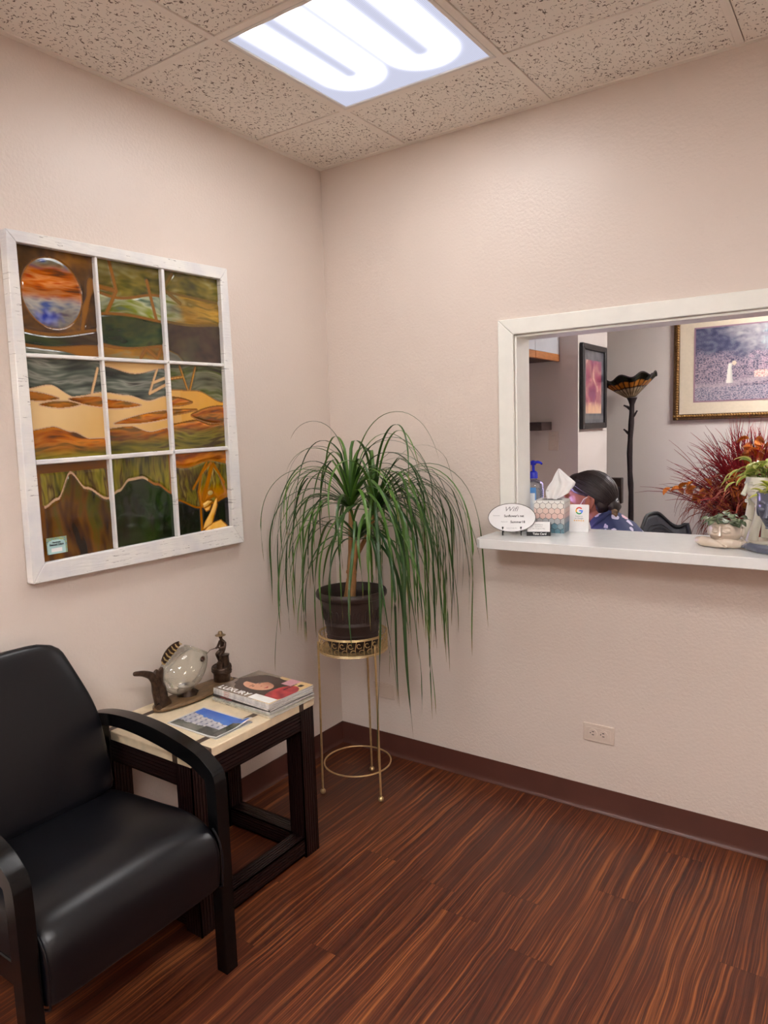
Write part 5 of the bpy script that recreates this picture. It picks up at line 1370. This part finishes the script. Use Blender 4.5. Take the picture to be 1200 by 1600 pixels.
def art1(u, v):
    n = FR(u * 5, v * 5, 3)
    c = mixc(S(66, 66, 74), S(104, 104, 108), .5 + n)
    if v > .86 and abs((u * 14) % 1 - .5) < .25 and .89 < v < .95: c = S(120, 118, 116)
    if .12 < u < .88 and .13 < v < .86:
        m = pal(.5 + .7 * NZ(u * 3.2, v * 4.2, 11) + .2 * n, [S(128, 62, 84), S(176, 98, 112), S(204, 160, 144), S(150, 78, 104), S(108, 74, 104)])
        for cx_, cy_, r_ in ((.30, .27, .17), (.72, .30, .2), (.36, .56, .2), (.74, .66, .15)):
            if math.hypot(u - cx_, (v - cy_) * 1.2) < r_ * (1 + .4 * n): m = mixc(m, S(132, 54, 84), .6)
        if v > .70: m = mixc(m, S(212, 170, 136), sst(.68, .8, v) * (.5 + .5 * abs(math.sin(u * 16))))
        c = m
    return c
picture('print', aw - 2 * fw_ + .004, ah - 2 * fw_ + .004, 60, 70, art1, m_print, PA, T(.012, 0, 0) @ mzx)
m_goldfr = M('dark_gold_frame', S(92, 66, 38), .38, .5, (80, .4))
PBw, PBh = 1.14, .735
PB = thing('framed_picture', 'large gold framed garden painting with a wide cream mat on the far office wall', 'picture', (.860 + PBw / 2, YB, 1.463 + PBh / 2))
mxz = Matrix(((1, 0, 0, 0), (0, 0, -1, 0), (0, 1, 0, 0), (0, 0, 0, 1)))
fr_ = frame4(PBw, PBh, .040, .022, mxz).build('frame', m_goldfr, PB, bevel=.004)
mb = MB(); nb = 60
for side in range(4):
    L_ = PBw if side % 2 == 0 else PBh; nb = int(L_ / .0165)
    for k in range(nb):
        q = -L_ / 2 + L_ * (k + .5) / nb; s_ = (-1 if side < 2 else 1); off = (PBh if side % 2 == 0 else PBw) / 2 - .026
        p = (q, -.023, s_ * off) if side % 2 == 0 else (s_ * off, -.023, q)
        mb.ball(p, .0095, .0055, .0095, 8, 6, mat=RY(.6))
mb.build('rope_moulding', M('gilt_rope', S(150, 112, 62), .35, .6, (60, .3)), fr_, smooth=True)
mb = MB(); mb.box(-PBw / 2 + .036, PBw / 2 - .036, -.010, -.004, -PBh / 2 + .036, PBh / 2 - .036); mb.build('mat_board', M('cream_mat_board', S(214, 200, 176), .6, 0, (60, .03)), PB)
def garden(u, v):
    n = FR(u * 6, v * 6, 2); f = FR(u * 85, v * 70, 4); g = NZ(u * 24, v * 22, 6); h = NZ(u * 170, v * 140, 8)
    if u < .012 or u > .988 or v < .016 or v > .984: return S(150, 118, 130)
    fl = [S(58, 62, 98), S(96, 96, 132), S(150, 128, 150), S(196, 160, 178), S(120, 116, 150)]
    c = pal(.45 + .9 * f + .35 * g + .25 * h, fl)
    if v < .50: c = mixc(pal(.5 + .8 * g + .5 * h, [S(50, 54, 104), S(70, 78, 122), S(104, 112, 140)]), c, sst(.30, .48, v + .15 * n))
    k = sst(.24, .42, u + n * .2) * (1 - sst(.22, .44, v + n * .35)); c = mixc(c, mixc(S(176, 172, 186), S(206, 198, 200), .5 + g), .62 * k)
    if u > .46: c = mixc(c, pal(.5 + .9 * NZ(u * 70, v * 10, 9) + .3 * h, [S(76, 110, 146), S(128, 168, 190), S(176, 204, 208)]), .9 * sst(.46, .56, u + .08 * g) * (1 - sst(.26, .50, v + .1 * NZ(u * 40, 0, 3))))
    if .36 < v < .62: c = mixc(c, pal(.5 + f + .5 * h, [S(92, 84, 120), S(190, 136, 168), S(216, 176, 196)]), .6 * sst(.40, .6, u + .3 * g))
    q = v - (.74 + .05 * math.sin(u * 6 + 1) + .03 * g)
    if abs(q) < .06: c = mixc(c, S(186, 166, 182), .65 * (1 - abs(q) / .06))
    if u > .42 and abs(v - .655 - .02 * g) < .045: c = mixc(c, pal(.5 + f + .4 * h, [S(206, 120, 120), S(236, 176, 156), S(240, 222, 200)]), .85)
    if v > .80: c = mixc(c, pal(.5 + 1.1 * f + .5 * h, [S(60, 78, 120), S(126, 124, 160), S(214, 186, 200), S(96, 120, 152)]), .8)
    a = (u - .255 - .10 * max(0, .56 - v)) / (.014 + .05 * max(0, v - .56)); 
    if abs(a) < 1 and .50 < v < .76: c = mixc(S(222, 222, 212), S(168, 170, 168), max(0, a) * .8)
    if math.hypot((u - .285) * 1.9, v - .50) < .03: c = S(216, 196, 160)
    lm = .3 * c[0] + .6 * c[1] + .1 * c[2]
    return tuple((lm + .62 * (q_ - lm)) * w_ for q_, w_ in zip(c, (1.04, 1.0, .94)))
picture('print', PBw - .26, PBh - .235, 300, 190, garden, m_print, PB, T(0, -.0115, .0) @ mxz)

# ---------------------------------------------------------------- floor lamp
m_branch = M('dark_bronze_branch', S(40, 30, 30), .45, .3, (40, .3), bump=(60, .5, .004))
lp = thing('floor_lamp', 'tree branch floor lamp with an amber leaded glass bowl shade', 'floor lamp', (.650, 2.46, 0))
mb = MB(); mb.lathe([(.001, 0), (.145, 0), (.15, .012), (.13, .03), (.05, .05), (.026, .09), (.001, .09)], 32); mb.build('base', m_branch, lp, smooth=True, ang=40)
ptz = [.06, .4, .72, .78, .98, 1.04, 1.12, 1.25, 1.35, 1.45, 1.52, 1.58, 1.605, 1.625]
mb = MB(); mb.tube([(.006 * math.sin(z_ * 9), .005 * math.cos(z_ * 7), z_) for z_ in ptz], [.018, .017, .017, .019, .017, .02, .017, .020, .017, .020, .017, .017, .026, .036], 12)
mb.build('pole', m_branch, lp, smooth=True, ang=70)
for (z_, s_, u_) in ((1.565, -1, .010), (1.505, 1, .030), (1.392, -1, .020)):
    mb = MB(); mb.tube([(0, 0, z_ - .02), (s_ * .022, -.006, z_), (s_ * .042, -.010, z_ + u_)], [.011, .009, .005], 8); mb.ball((s_ * .042, -.010, z_ + u_), .007, .007, .006, 10, 8); mb.build('twig', m_branch, lp, smooth=True)
def shade_mat():
    m, nt, out = nt_new('leaded_amber_glass'); p = N(nt, 'ShaderNodeBsdfPrincipled'); p.inputs['Roughness'].default_value = .2
    at = N(nt, 'ShaderNodeAttribute'); at.attribute_name = 'Col'; nt.links.new(at.outputs['Color'], p.inputs['Base Color'])
    tr = N(nt, 'ShaderNodeBsdfTranslucent'); nt.links.new(at.outputs['Color'], tr.inputs[0]); ms = N(nt, 'ShaderNodeMixShader'); ms.inputs[0].default_value = .45
    nt.links.new(p.outputs[0], ms.inputs[1]); nt.links.new(tr.outputs[0], ms.inputs[2]); nt.links.new(ms.outputs[0], out.inputs[0]); return m
V, F, C = [], [], []; nu, nv = 96, 18
tiltm = RY(-.14)
def shp(a, q):
    r = .030 + .150 * q ** 1.02; lob = abs(math.sin(a * 4))
    z_ = .008 + .128 * q ** 1.15 + (.014 * math.cos(a * 8)) * q ** 3
    return tiltm @ Vector((r * math.cos(a), r * math.sin(a), z_))
for j in range(nv + 1):
    q = j / nv
    for i in range(nu):
        a = 2 * PI * i / nu; V.append(tuple(shp(a, q) + Vector((0, 0, 1.622))))
        c = S(214, 196, 160) if q < .48 else (S(226, 152, 60) if q < .80 else S(50, 56, 40))
        c = mixc(c, (c[0] * .6, c[1] * .55, c[2] * .5), .5 + NZ(a * 4, q * 6, 2))
        if i % 4 == 0 or abs(q - .50) < .03 or abs(q - .80) < .03: c = S(30, 24, 20)
        C += [*c, 1]
for j in range(nv):
    for i in range(nu): F.append((j * nu + i, j * nu + (i + 1) % nu, (j + 1) * nu + (i + 1) % nu, (j + 1) * nu + i))
me = bpy.data.meshes.new('shade'); me.from_pydata(V, [], F); ca = me.color_attributes.new('Col', 'FLOAT_COLOR', 'POINT'); ca.data.foreach_set('color', C); me.materials.append(shade_mat()); me.polygons.foreach_set('use_smooth', [True] * len(F))
o = bpy.data.objects.new('lamp_shade', me); COL.objects.link(o); o.parent = lp
d = o.modifiers.new('s', 'SOLIDIFY'); d.thickness = .004
mb = MB(); mb.tube([shp(2 * PI * i / 96, 1) + Vector((0, 0, 1.622)) for i in range(96)], .0045, 6, closed=True, cap=False); mb.build('shade_rim', m_branch, o, smooth=True)

# ---------------------------------------------------------------- office chair
m_mesh = M('black_mesh_fabric', (.012, .012, .018), .55, 0, (200, .4), bump=(500, .4, .001)); m_dkpl = M('dark_chair_plastic', (.010, .010, .012), .4, 0, (30, .1))
oc = thing('office_chair', 'black mesh back office chair seen above the counter', 'chair', (1.245, 1.64, 0), math.radians(54))
mb = MB()
for k in range(5):
    a = 2 * PI * k / 5; ca_, sa_ = math.cos(a), math.sin(a)
    mb.tube([(0, 0, .10), (.16 * ca_, .16 * sa_, .09), (.30 * ca_, .30 * sa_, .065)], [.026, .02, .014], 8); mb.torus((.30 * ca_, .30 * sa_, .028), .018, .010, 16, 8, mat=RZ(a) @ RX(PI / 2))
mb.build('base', m_dkpl, oc, smooth=True)
mb = MB(); mb.tube([(0, 0, .10), (0, 0, .40)], .025, 12); mb.build('column', m_dkpl, oc, smooth=True)
mb = MB(); mb.box(-.25, .25, -.24, .24, .40, .46); mb.build('seat', m_mesh, oc, bevel=.025, seg=4)
def btop(q): return .898 + .030 * math.sin(PI * min(1, max(0, (q + .05) / .95))) ** 1.2 - .065 * sst(.42, .82, q) - .05 * sst(.2, -.02, q) + .02 * sst(.86, .98, q)
V, F = [], []; nu, nv = 28, 18
bk = lambda q, t: Vector(((q - .5) * (.33 - .05 * (1 - t)), .245 + .06 * t - .05 * (2 * q - 1) ** 2 - .03 * math.sin(PI * t), .48 + (btop(q) - .48) * t))
for j in range(nv + 1):
    for i in range(nu + 1): V.append(tuple(bk(i / nu, j / nv)))
for j in range(nv):
    for i in range(nu): a = j * (nu + 1) + i; F.append((a, a + 1, a + nu + 2, a + nu + 1))
me = bpy.data.meshes.new('backrest'); me.from_pydata(V, [], F); me.materials.append(m_mesh); me.polygons.foreach_set('use_smooth', [True] * len(F))
bko = bpy.data.objects.new('backrest', me); COL.objects.link(bko); bko.parent = oc; d = bko.modifiers.new('s', 'SOLIDIFY'); d.thickness = .008
mb = MB(); edge = [bk(0, t / 12) for t in range(13)] + [bk(q / 20, 1) for q in range(1, 20)] + [bk(1, 1 - t / 12) for t in range(13)] + [bk(1 - q / 20, 0) for q in range(1, 20)]
mb.tube(edge, .011, 8, closed=True, cap=False); mb.build('rim', m_dkpl, bko, smooth=True)
mb = MB()
for k in range(9): mb.tube([bk(q / 14, .50 + .045 * k) + Vector((0, -.006, 0)) for q in range(1, 14)], .0022, 5)
mb.build('ribs', m_dkpl, bko, smooth=True)
mb = MB(); mb.tube([(0, .0, .39), (0, .22, .40), (0, .27, .52)], .02, 8); mb.build('back_support', m_dkpl, oc, smooth=True)

# ---------------------------------------------------------------- autumn arrangement in a floor vase
m_vase = M('dark_brown_vase', S(60, 34, 26), .3, 0, (20, .2))
av = thing('flower_arrangement', 'tall arrangement of burgundy grass and orange leaves in a floor vase', 'flowers', (1.42, 2.36, 0))
mb = MB(); mb.lathe([(.001, 0), (.11, 0), (.13, .05), (.15, .25), (.13, .45), (.09, .58), (.085, .64), (.10, .68), (.092, .68), (.078, .64), (.001, .60)], 36); mb.build('vase', m_vase, av, smooth=True, ang=50)
rnd = random.Random(9)
def blades(cnt, zb, spread, Lr, wr, cols, name, drp=(.2, .9), elr=(.6, 1.5), azf=None):
    V, F, C = [], [], []
    for _ in range(cnt):
        az = azf() if azf else rnd.uniform(0, 2 * PI); el = rnd.uniform(*elr); L = rnd.uniform(*Lr); w = rnd.uniform(*wr); dr = rnd.uniform(*drp)
        p = Vector((spread * rnd.uniform(-1, 1), spread * rnd.uniform(-1, 1), zb + rnd.uniform(-.03, .08))); d = Vector((math.cos(az) * math.cos(el), math.sin(az) * math.cos(el), math.sin(el)))
        c = mixc(cols[0], cols[1], rnd.random()); n = 9; b0 = len(V)
        for i in range(n + 1):
            t = i / n; sd = d.cross(Vector((.3, 1, 0)));
            if sd.length < .05: sd = Vector((1, 0, 0))
            sd.normalize(); hw = w / 2 * (1 - t) ** .6 + .0006
            for q in (-1, 1): V.append(tuple(p + sd * q * hw)); C += [*c, 1]
            p = p + d * L / n; d = (d + Vector((rnd.uniform(-.05, .05), rnd.uniform(-.05, .05), -dr * t * 2 / n))).normalized()
            p.y = min(p.y, YB - 2.36 - .012)
        for i in range(n): a = b0 + 2 * i; F.append((a, a + 1, a + 3, a + 2))
    me = bpy.data.meshes.new(name); me.from_pydata(V, [], F); ca = me.color_attributes.new('Col', 'FLOAT_COLOR', 'POINT'); ca.data.foreach_set('color', C); me.materials.append(m_grassp)
    o = bpy.data.objects.new(name, me); COL.objects.link(o); o.parent = av; return o
m_grassp = M_paint('dried_grass', .6, .3)
blades(430, .72, .06, (.40, .72), (.004, .008), (S(112, 28, 38), S(160, 40, 48)), 'burgundy_grass', (.5, 1.5), (.62, 1.45))
blades(300, .98, .13, (.25, .46), (.004, .008), (S(128, 30, 40), S(176, 44, 50)), 'burgundy_grass', (.3, 1.1), (.6, 1.5))
blades(420, .80, .10, (.28, .55), (.003, .007), (S(92, 34, 26), S(150, 76, 56)), 'drooping_grass', (2.4, 5.5), (.2, 1.2))
blades(260, .98, .16, (.25, .42), (.003, .006), (S(104, 40, 30), S(160, 84, 60)), 'drooping_grass', (3.5, 7.), (.0, 1.0))
lf = Leaves()
tw = MB()
def spray(pts, cnt, sz):
    P = catmull(pts, 8); tw.tube(P, .0028, 6)
    for k in range(cnt):
        p = P[int((len(P) - 1) * (.25 + .75 * (k + .5) / cnt))]; a = rnd.uniform(0, 2 * PI)
        lf.add(p + Vector((rnd.uniform(-.02, .02), rnd.uniform(-.03, .0), rnd.uniform(-.02, .03))), (math.cos(a), -.3 + .4 * math.sin(a), math.sin(a) * .8), sz * rnd.uniform(.9, 1.3), sz * rnd.uniform(.75, 1.0), .7, lambda q, t, z_=rnd.random(): z_ * .9 * sst(.1, .9, t), cup=.5, roll=rnd.uniform(-1.2, 1.2), shape=.8)
spray([(0, 0, .75), (-.12, -.06, .98), (-.28, -.10, 1.045), (-.46, -.12, 1.04)], 17, .060)
spray([(0, 0, .75), (-.10, -.10, .92), (-.22, -.14, .96), (-.32, -.15, .955)], 12, .060)
spray([(0, 0, .75), (-.04, -.12, .95), (-.06, -.16, 1.06), (-.08, -.16, 1.12)], 18, .062)
spray([(0, 0, .75), (.0, -.08, 1.05), (.02, -.10, 1.24), (.0, -.10, 1.34)], 18, .060)
spray([(0, 0, .75), (.06, -.10, 1.05), (.10, -.12, 1.22), (.12, -.12, 1.36)], 12, .056)
spray([(0, 0, .75), (.10, -.12, .98), (.20, -.14, 1.08), (.30, -.14, 1.12)], 12, .06)
tw.build('twigs', m_branch, av, smooth=True)
lf.build('orange_leaves', M_leaf('orange_leaf', S(186, 96, 28), S(214, 132, 52), S(96, 40, 20)), av)

# small dark box on the far wall
bxx = thing('wall_box', 'small dark glossy box on the far wall behind the head of the seated person', 'box', (.455, YB, .965))
mb = MB(); mb.box(-.065, .065, -.05, 0, -.095, .095); mb.build('body', M('dark_brown_gloss', S(52, 40, 36), .2, 0, (20, .2)), bxx, bevel=.006); mb = MB(); mb.box(-.05, .05, -.0525, -.049, -.08, .03); mb.build('cover', m_dkpl, bxx, bevel=.002)

# ---------------------------------------------------------------- desk and screen of the receptionist (behind the counter wall)
m_desk = M('desk_laminate', S(150, 130, 110), .4)
dk = thing('desk', 'low office desk behind the counter wall', 'desk', (.62, .52, 0))
mb = MB(); mb.box(-.48, .30, -.41, .48, .70, .73); mb.build('top', m_desk, dk, bevel=.003)
for a, b in ((-.46, -.39), (.27, -.39), (-.46, .45), (.27, .45)):
    mb = MB(); mb.box(a - .01, a + .02, b, b + .03, 0, .70); mb.build('leg', m_dkpl, dk)
mn_ = thing('monitor', 'computer screen on the desk beside the seated person', 'monitor', (.46, .47, .73), math.radians(4))
mb = MB(); mb.box(-.02, .02, -.21, .21, .10, .40); mb.build('housing', m_dkpl, mn_, bevel=.005)
def scr_mat():
    m, nt, out = nt_new('lit_screen'); e = N(nt, 'ShaderNodeEmission'); tc = N(nt, 'ShaderNodeTexCoord'); no = N(nt, 'ShaderNodeTexNoise'); no.inputs['Scale'].default_value = 9; nt.links.new(tc.outputs['Object'], no.inputs[0])
    nt.links.new(ramp(nt, no.outputs[0], [(.4, (.55, .40, 1.)), (.6, (.75, .62, 1.))]), e.inputs[0]); e.inputs[1].default_value = 11.; nt.links.new(e.outputs[0], out.inputs[0]); return m
mb = MB(); mb.box(.0195, .021, -.195, .195, .115, .385); mb.build('screen', scr_mat(), mn_)
mb = MB(); mb.box(-.08, .08, -.10, .10, 0, .012); mb.tube([(-.01, 0, .01), (-.01, 0, .2)], .018, 8); mb.build('stand', m_dkpl, mn_)

# ---------------------------------------------------------------- receptionist
m_skin = M('skin', S(168, 104, 82), .45, 0, (40, .06), sss=.05); m_hair = M('dark_hair', S(34, 22, 20), .38, 0, (160, .5), stretch=(1, 1, .15), bump=(240, .35, .002))
m_hairtip = M('light_hair_tips', S(112, 84, 54), .45, 0, (120, .4), bump=(200, .3, .002))
def shirt_mat():
    m, nt, out = nt_new('navy_print_shirt'); p = N(nt, 'ShaderNodeBsdfPrincipled'); p.inputs['Roughness'].default_value = .8
    tc = N(nt, 'ShaderNodeTexCoord'); vo = N(nt, 'ShaderNodeTexVoronoi'); vo.inputs['Scale'].default_value = 23
    nz = N(nt, 'ShaderNodeTexNoise'); nz.inputs['Scale'].default_value = 30; ad = N(nt, 'ShaderNodeVectorMath'); ad.operation = 'MULTIPLY_ADD'
    nt.links.new(tc.outputs['Object'], nz.inputs[0]); nt.links.new(nz.outputs['Color'], ad.inputs[0]); ad.inputs[1].default_value = (.03, .03, .03); nt.links.new(tc.outputs['Object'], ad.inputs[2]); nt.links.new(ad.outputs[0], vo.inputs[0])
    sc = N(nt, 'ShaderNodeSeparateColor'); nt.links.new(vo.outputs['Color'], sc.inputs[0])
    shp_ = ramp(nt, sc.outputs[0], [(0, S(196, 190, 214)), (.5, S(214, 176, 190)), (.8, S(150, 160, 200))], 'CONSTANT')
    ins = mathn(nt, 'LESS_THAN', vo.outputs['Distance'], .40); ins = mathn(nt, 'MULTIPLY', ins, mathn(nt, 'GREATER_THAN', sc.outputs[1], .35))
    mx = N(nt, 'ShaderNodeMix'); mx.data_type = 'RGBA'; nt.links.new(ins, mx.inputs[0]); mx.inputs[6].default_value = (*S(46, 54, 92), 1); nt.links.new(shp_, mx.inputs[7]); nt.links.new(mx.outputs[2], p.inputs['Base Color']); nt.links.new(p.outputs[0], out.inputs[0]); return m
m_shirt = shirt_mat(); m_trous = M('navy_trousers', S(38, 44, 76), .8)
pe = thing('person', 'dark haired person in a navy print shirt seated behind the counter facing left', 'person', (1.16, .52, 0))
o_ = Vector((1.16, .52, 0)); Q = lambda x, y, z: tuple(Vector((x, y, z)) - o_)
hx_, hyy, hz_ = 1.016, .50, 1.130
TOR = [(1.20, .52, .47, .165, .12), (1.20, .52, .60, .150, .105), (1.190, .515, .74, .145, .108), (1.172, .505, .87, .168, .112), (1.150, .50, .955, .165, .098), (1.122, .50, 1.010, .095, .074), (1.096, .50, 1.045, .060, .056)]
sp = limb([(Q(*t[:3]), t[3:]) for t in TOR] + [(Q(1.066, .50, 1.082), (.054, .055))])
SHO = lambda s: (1.135, .50 + s * .150, .970)
ELB = lambda s: (1.03, .50 + s * .215, .800)
def armc(s): return limb([(Q(*SHO(s)), .058), (Q(1.085, .50 + s * .195, .885), .050), (Q(*ELB(s)), .042), (Q(.95, .50 + s * .17, .780), .037), (Q(.87, .50 + s * .13, .765), (.028, .022)), (Q(.825, .50 + s * .115, .762), (.036, .016))])
def legc(s): return limb([(Q(1.19, .52 + s * .085, .47), .095), (Q(1.02, .52 + s * .11, .475), .085), (Q(.82, .52 + s * .12, .48), .064), (Q(.795, .52 + s * .12, .42), .060), (Q(.80, .52 + s * .12, .27), .055), (Q(.825, .52 + s * .12, .09), .038)])
def footc(s): return limb([(Q(.85, .52 + s * .12, .045), .036), (Q(.78, .52 + s * .12, .042), (.042, .036)), (Q(.68, .52 + s * .12, .028), (.044, .026))])
body = [sp] + [f(s) for f in (armc, legc, footc) for s in (-1, 1)]
hd = MB(); tlt = RY(math.radians(-10))
hd.ball(Q(hx_ + .012, hyy, hz_ + .030), .098, .076, .094, 28, 20)
hd.ball(Q(hx_ - .030, hyy, hz_ - .035), .062, .060, .080, 24, 16, mat=RY(.25)); hd.ball(Q(hx_ - .062, hyy, hz_ - .080), .030, .036, .024, 16, 12)
hd.tube([Q(hx_ - .083, hyy, hz_ + .022), Q(hx_ - .096, hyy, hz_ + .000), Q(hx_ - .112, hyy, hz_ - .024), Q(hx_ - .092, hyy, hz_ - .034)], [.010, .010, .014, .010], 10)
for s in (-1, 1):
    hd.ball(Q(hx_ - .104, hyy + s * .012, hz_ - .030), .010, .008, .007, 10, 8)
    hd.ball(Q(hx_ - .080, hyy + s * .034, hz_ + .026), .014, .024, .009, 12, 8); hd.ball(Q(hx_ - .060, hyy + s * .044, hz_ - .022), .026, .022, .022, 12, 8)
    hd.ball(Q(hx_ - .076, hyy + s * .031, hz_ + .006), .010, .015, .008, 12, 8)
    # ear: helix, lobe and concha
    hd.torus(Q(hx_ + .036, hyy + s * .083, hz_ + .004), .0235, .0065, 20, 8, axis='Y', mat=RY(.25) @ Matrix.Diagonal((.72, 1, 1.25, 1))); hd.ball(Q(hx_ + .034, hyy + s * .076, hz_ + .002), .016, .005, .026, 12, 8); hd.ball(Q(hx_ + .028, hyy + s * .075, hz_ - .028), .010, .008, .010, 10, 8)
hd.ball(Q(hx_ - .094, hyy, hz_ - .050), .010, .021, .0055, 12, 8); hd.ball(Q(hx_ - .091, hyy, hz_ - .060), .010, .019, .006, 12, 8)
hands = []
for s in (-1, 1):
    y0 = .50 + s * .115
    for k in range(4):
        a = MB(); yy = y0 + (k - 1.5) * .018; L_ = (.85, 1, .95, .78)[k]
        a.tube([Q(.830, yy, .762), Q(.795, yy, .766), Q(.795 - .026 * L_, yy, .764), Q(.795 - .046 * L_, yy, .752), Q(.795 - .060 * L_, yy, .740)], [.0095, .009, .0085, .0078, .006], 10); hands.append(a)
    a = MB(); a.tube([Q(.842, y0 - s * .022, .758), Q(.815, y0 - s * .044, .752), Q(.790, y0 - s * .048, .744)], [.012, .010, .008], 10); hands.append(a)
fuse(body + [hd] + hands, .0042, 'body', m_skin, pe, 3)
# shirt: torso and short sleeves a little larger than the body, open at neck and cuffs
g = .012
sb = [limb([(Q(*t[:3]), (t[3] + g, t[4] + g)) for t in TOR])] + [limb([(Q(*SHO(s)), .071), (Q(1.10, .50 + s * .185, .905), .066), (Q(1.075, .50 + s * .198, .862), .064)]) for s in (-1, 1)]
shirt = fuse(sb, .0065, 'shirt', m_shirt, pe, 5)
mb = MB(); mb.torus(Q(1.092, .50, 1.060), .064, .010, 28, 8, mat=RY(-.75)); mb.build('collar', m_shirt, shirt, smooth=True)
tr_ = [limb([(Q(1.20, .52, .50), (.172, .128)), (Q(1.20, .52, .58), (.158, .114))])] + [limb([(Q(1.19, .52 + s * .085, .47), .104), (Q(1.02, .52 + s * .11, .475), .095), (Q(.815, .52 + s * .12, .475), .076), (Q(.79, .52 + s * .12, .42), .070), (Q(.80, .52 + s * .12, .27), .066), (Q(.818, .52 + s * .12, .13), .056)]) for s in (-1, 1)]
fuse(tr_, .008, 'trousers', m_trous, pe, 4)
# hair pulled back to a low bun
hr = MB()
hr.ball(Q(hx_ + .020, hyy, hz_ + .036), .102, .086, .100, 30, 20); hr.ball(Q(hx_ - .030, hyy, hz_ + .075), .062, .070, .052, 20, 14); hr.ball(Q(hx_ + .066, hyy, hz_ - .006), .054, .070, .058, 20, 14)
cut = MB()
hrm = hr
for v in list(hr.bm.verts): pass
tmp = bpy.data.meshes.new('t'); hr.bm.to_mesh(tmp)
hb2 = MB(); hb2.bm.from_mesh(tmp)
hair = fuse([hb2], .005, 'hair', m_hair, pe, 3)
# open the hair over the face and ears by pushing those vertices inside the head
HL = [(-.20, .080), (-.085, .066), (-.05, .052), (-.015, .044), (.020, .038), (.048, .032), (.060, -.012), (.068, -.046), (.080, -.066), (.2, -.07)]
def hairline(fx):
    for (a, b), (c, d) in zip(HL, HL[1:]):
        if fx <= c: return b + (d - b) * max(0, (fx - a) / (c - a))
    return HL[-1][1]
for v in hair.data.vertices:
    p = v.co + o_; fx_ = p.x - hx_; fz_ = p.z - hz_; dl = hairline(fx_) - fz_
    if dl > 0: v.co = v.co.lerp(Vector(Q(hx_ + .010, hyy, hz_ + .0)), .55 * sst(0, .018, dl))
    v.co += v.normal * (.0035 * NZ(p.x * 26, p.y * 50, p.z * 26))
st = MB(); hc = Vector((hx_ + .020, hyy, hz_ + .034)); rr_ = Vector((.106, .090, .104)); rnd = random.Random(4)
bd = Vector((.90, 0, -.52)).normalized()
for k in range(330):
    side_ = rnd.choice((-1, 1)); q = rnd.random()
    a = math.radians(rnd.uniform(4, 98))              # from the parting over the brow down to the ear
    sd_ = Vector((-math.sin(1.0) * math.cos(a * .55), side_ * math.sin(a), math.cos(a) * .95)).normalized() if rnd.random() < .75 else Vector((-.62, side_ * rnd.uniform(.05, .75), .62)).normalized()
    if sd_.angle(bd) > 3.0: continue
    om = sd_.angle(bd); pts = []; rz_ = rnd.uniform(-.012, .018)
    for i in range(13):
        t = i / 12; d_ = (sd_ * math.sin((1 - t) * om) + bd * math.sin(t * om)) / math.sin(om)
        w_ = 1.0 + rz_ + .012 * math.sin(5 * t + k)
        pts.append(Vector(Q(hc.x + d_.x * rr_.x * w_, hc.y + d_.y * rr_.y * w_, hc.z + d_.z * rr_.z * w_ - .004 * math.sin(PI * t))))
    if any(p.z + o_.z - hz_ < hairline(p.x + o_.x - hx_) + .002 for p in pts[:10]): continue
    st.tube(pts, [.0012] + [rnd.uniform(.0022, .0045)] * 11 + [.0015], 6)
st.build('strands', m_hair, hair, smooth=True, ang=80)
for k in range(0): pass
mb = MB(); mb.ball(Q(hx_ + .116, hyy - .01, hz_ - .014), .030, .040, .032, 20, 14); mb.torus(Q(hx_ + .124, hyy - .01, hz_ - .016), .023, .013, 24, 10, axis='X')
for v in mb.bm.verts: v.co += Vector((1, 1, 1)) * (.004 * NZ(v.co.x * 90, v.co.y * 90, v.co.z * 90))
bun = mb.build('bun', m_hair, hair, smooth=True, ang=80)
mb = MB()
for k in range(9):
    a = k * .7; mb.tube([Q(hx_ + .116, hyy - .040, hz_ - .022 - .002 * k), Q(hx_ + .134 + .004 * math.cos(a), hyy - .042, hz_ - .032 - .002 * k), Q(hx_ + .138 + .003 * math.sin(a), hyy - .038, hz_ - .046 - .0015 * k)], [.006, .006, .003], 7)
mb.build('hair_tips', m_hairtip, bun, smooth=True)
mb = MB(); mb.tube([Q(hx_ + .034, hyy - .086, hz_ + .030), Q(hx_ + .014, hyy - .088, hz_ + .020), Q(hx_ - .004, hyy - .084, hz_ - .008), Q(hx_ - .014, hyy - .076, hz_ - .040)], .0016, 6); mb.build('ear_loop', m_paper, pe, smooth=True)
# stool the person sits on
so = thing('stool', 'low office stool under the seated person', 'stool', (1.20, .52, 0))
mb = MB(); mb.lathe([(.001, .285), (.15, .285), (.16, .295), (.16, .328), (.15, .338), (.001, .338)], 32); mb.build('seat', m_dkpl, so, smooth=True, ang=40)
mb = MB(); mb.tube([(0, 0, .03), (0, 0, .285)], .022, 12); mb.build('column', m_dkpl, so, smooth=True)
mb = MB(); mb.lathe([(.001, 0), (.2, 0), (.2, .015), (.03, .04), (.001, .04)], 32); mb.build('base', m_dkpl, so, smooth=True, ang=30)
# ---------------------------------------------------------------- world and colour
w = bpy.data.worlds.new('world'); SC.world = w; w.use_nodes = True
w.node_tree.nodes['Background'].inputs[0].default_value = (.9, .85, .8, 1); w.node_tree.nodes['Background'].inputs[1].default_value = .02
SC.view_settings.view_transform = 'Standard'; SC.view_settings.look = 'None'; SC.view_settings.gamma = 1
SC.view_settings.use_curve_mapping = False; SC.view_settings.exposure = 0.28
SC.cycles.max_bounces = 10; SC.cycles.diffuse_bounces = 5; SC.cycles.transparent_max_bounces = 12; SC.cycles.caustics_reflective = False; SC.cycles.caustics_refractive = False
SC.cycles.use_denoising = True
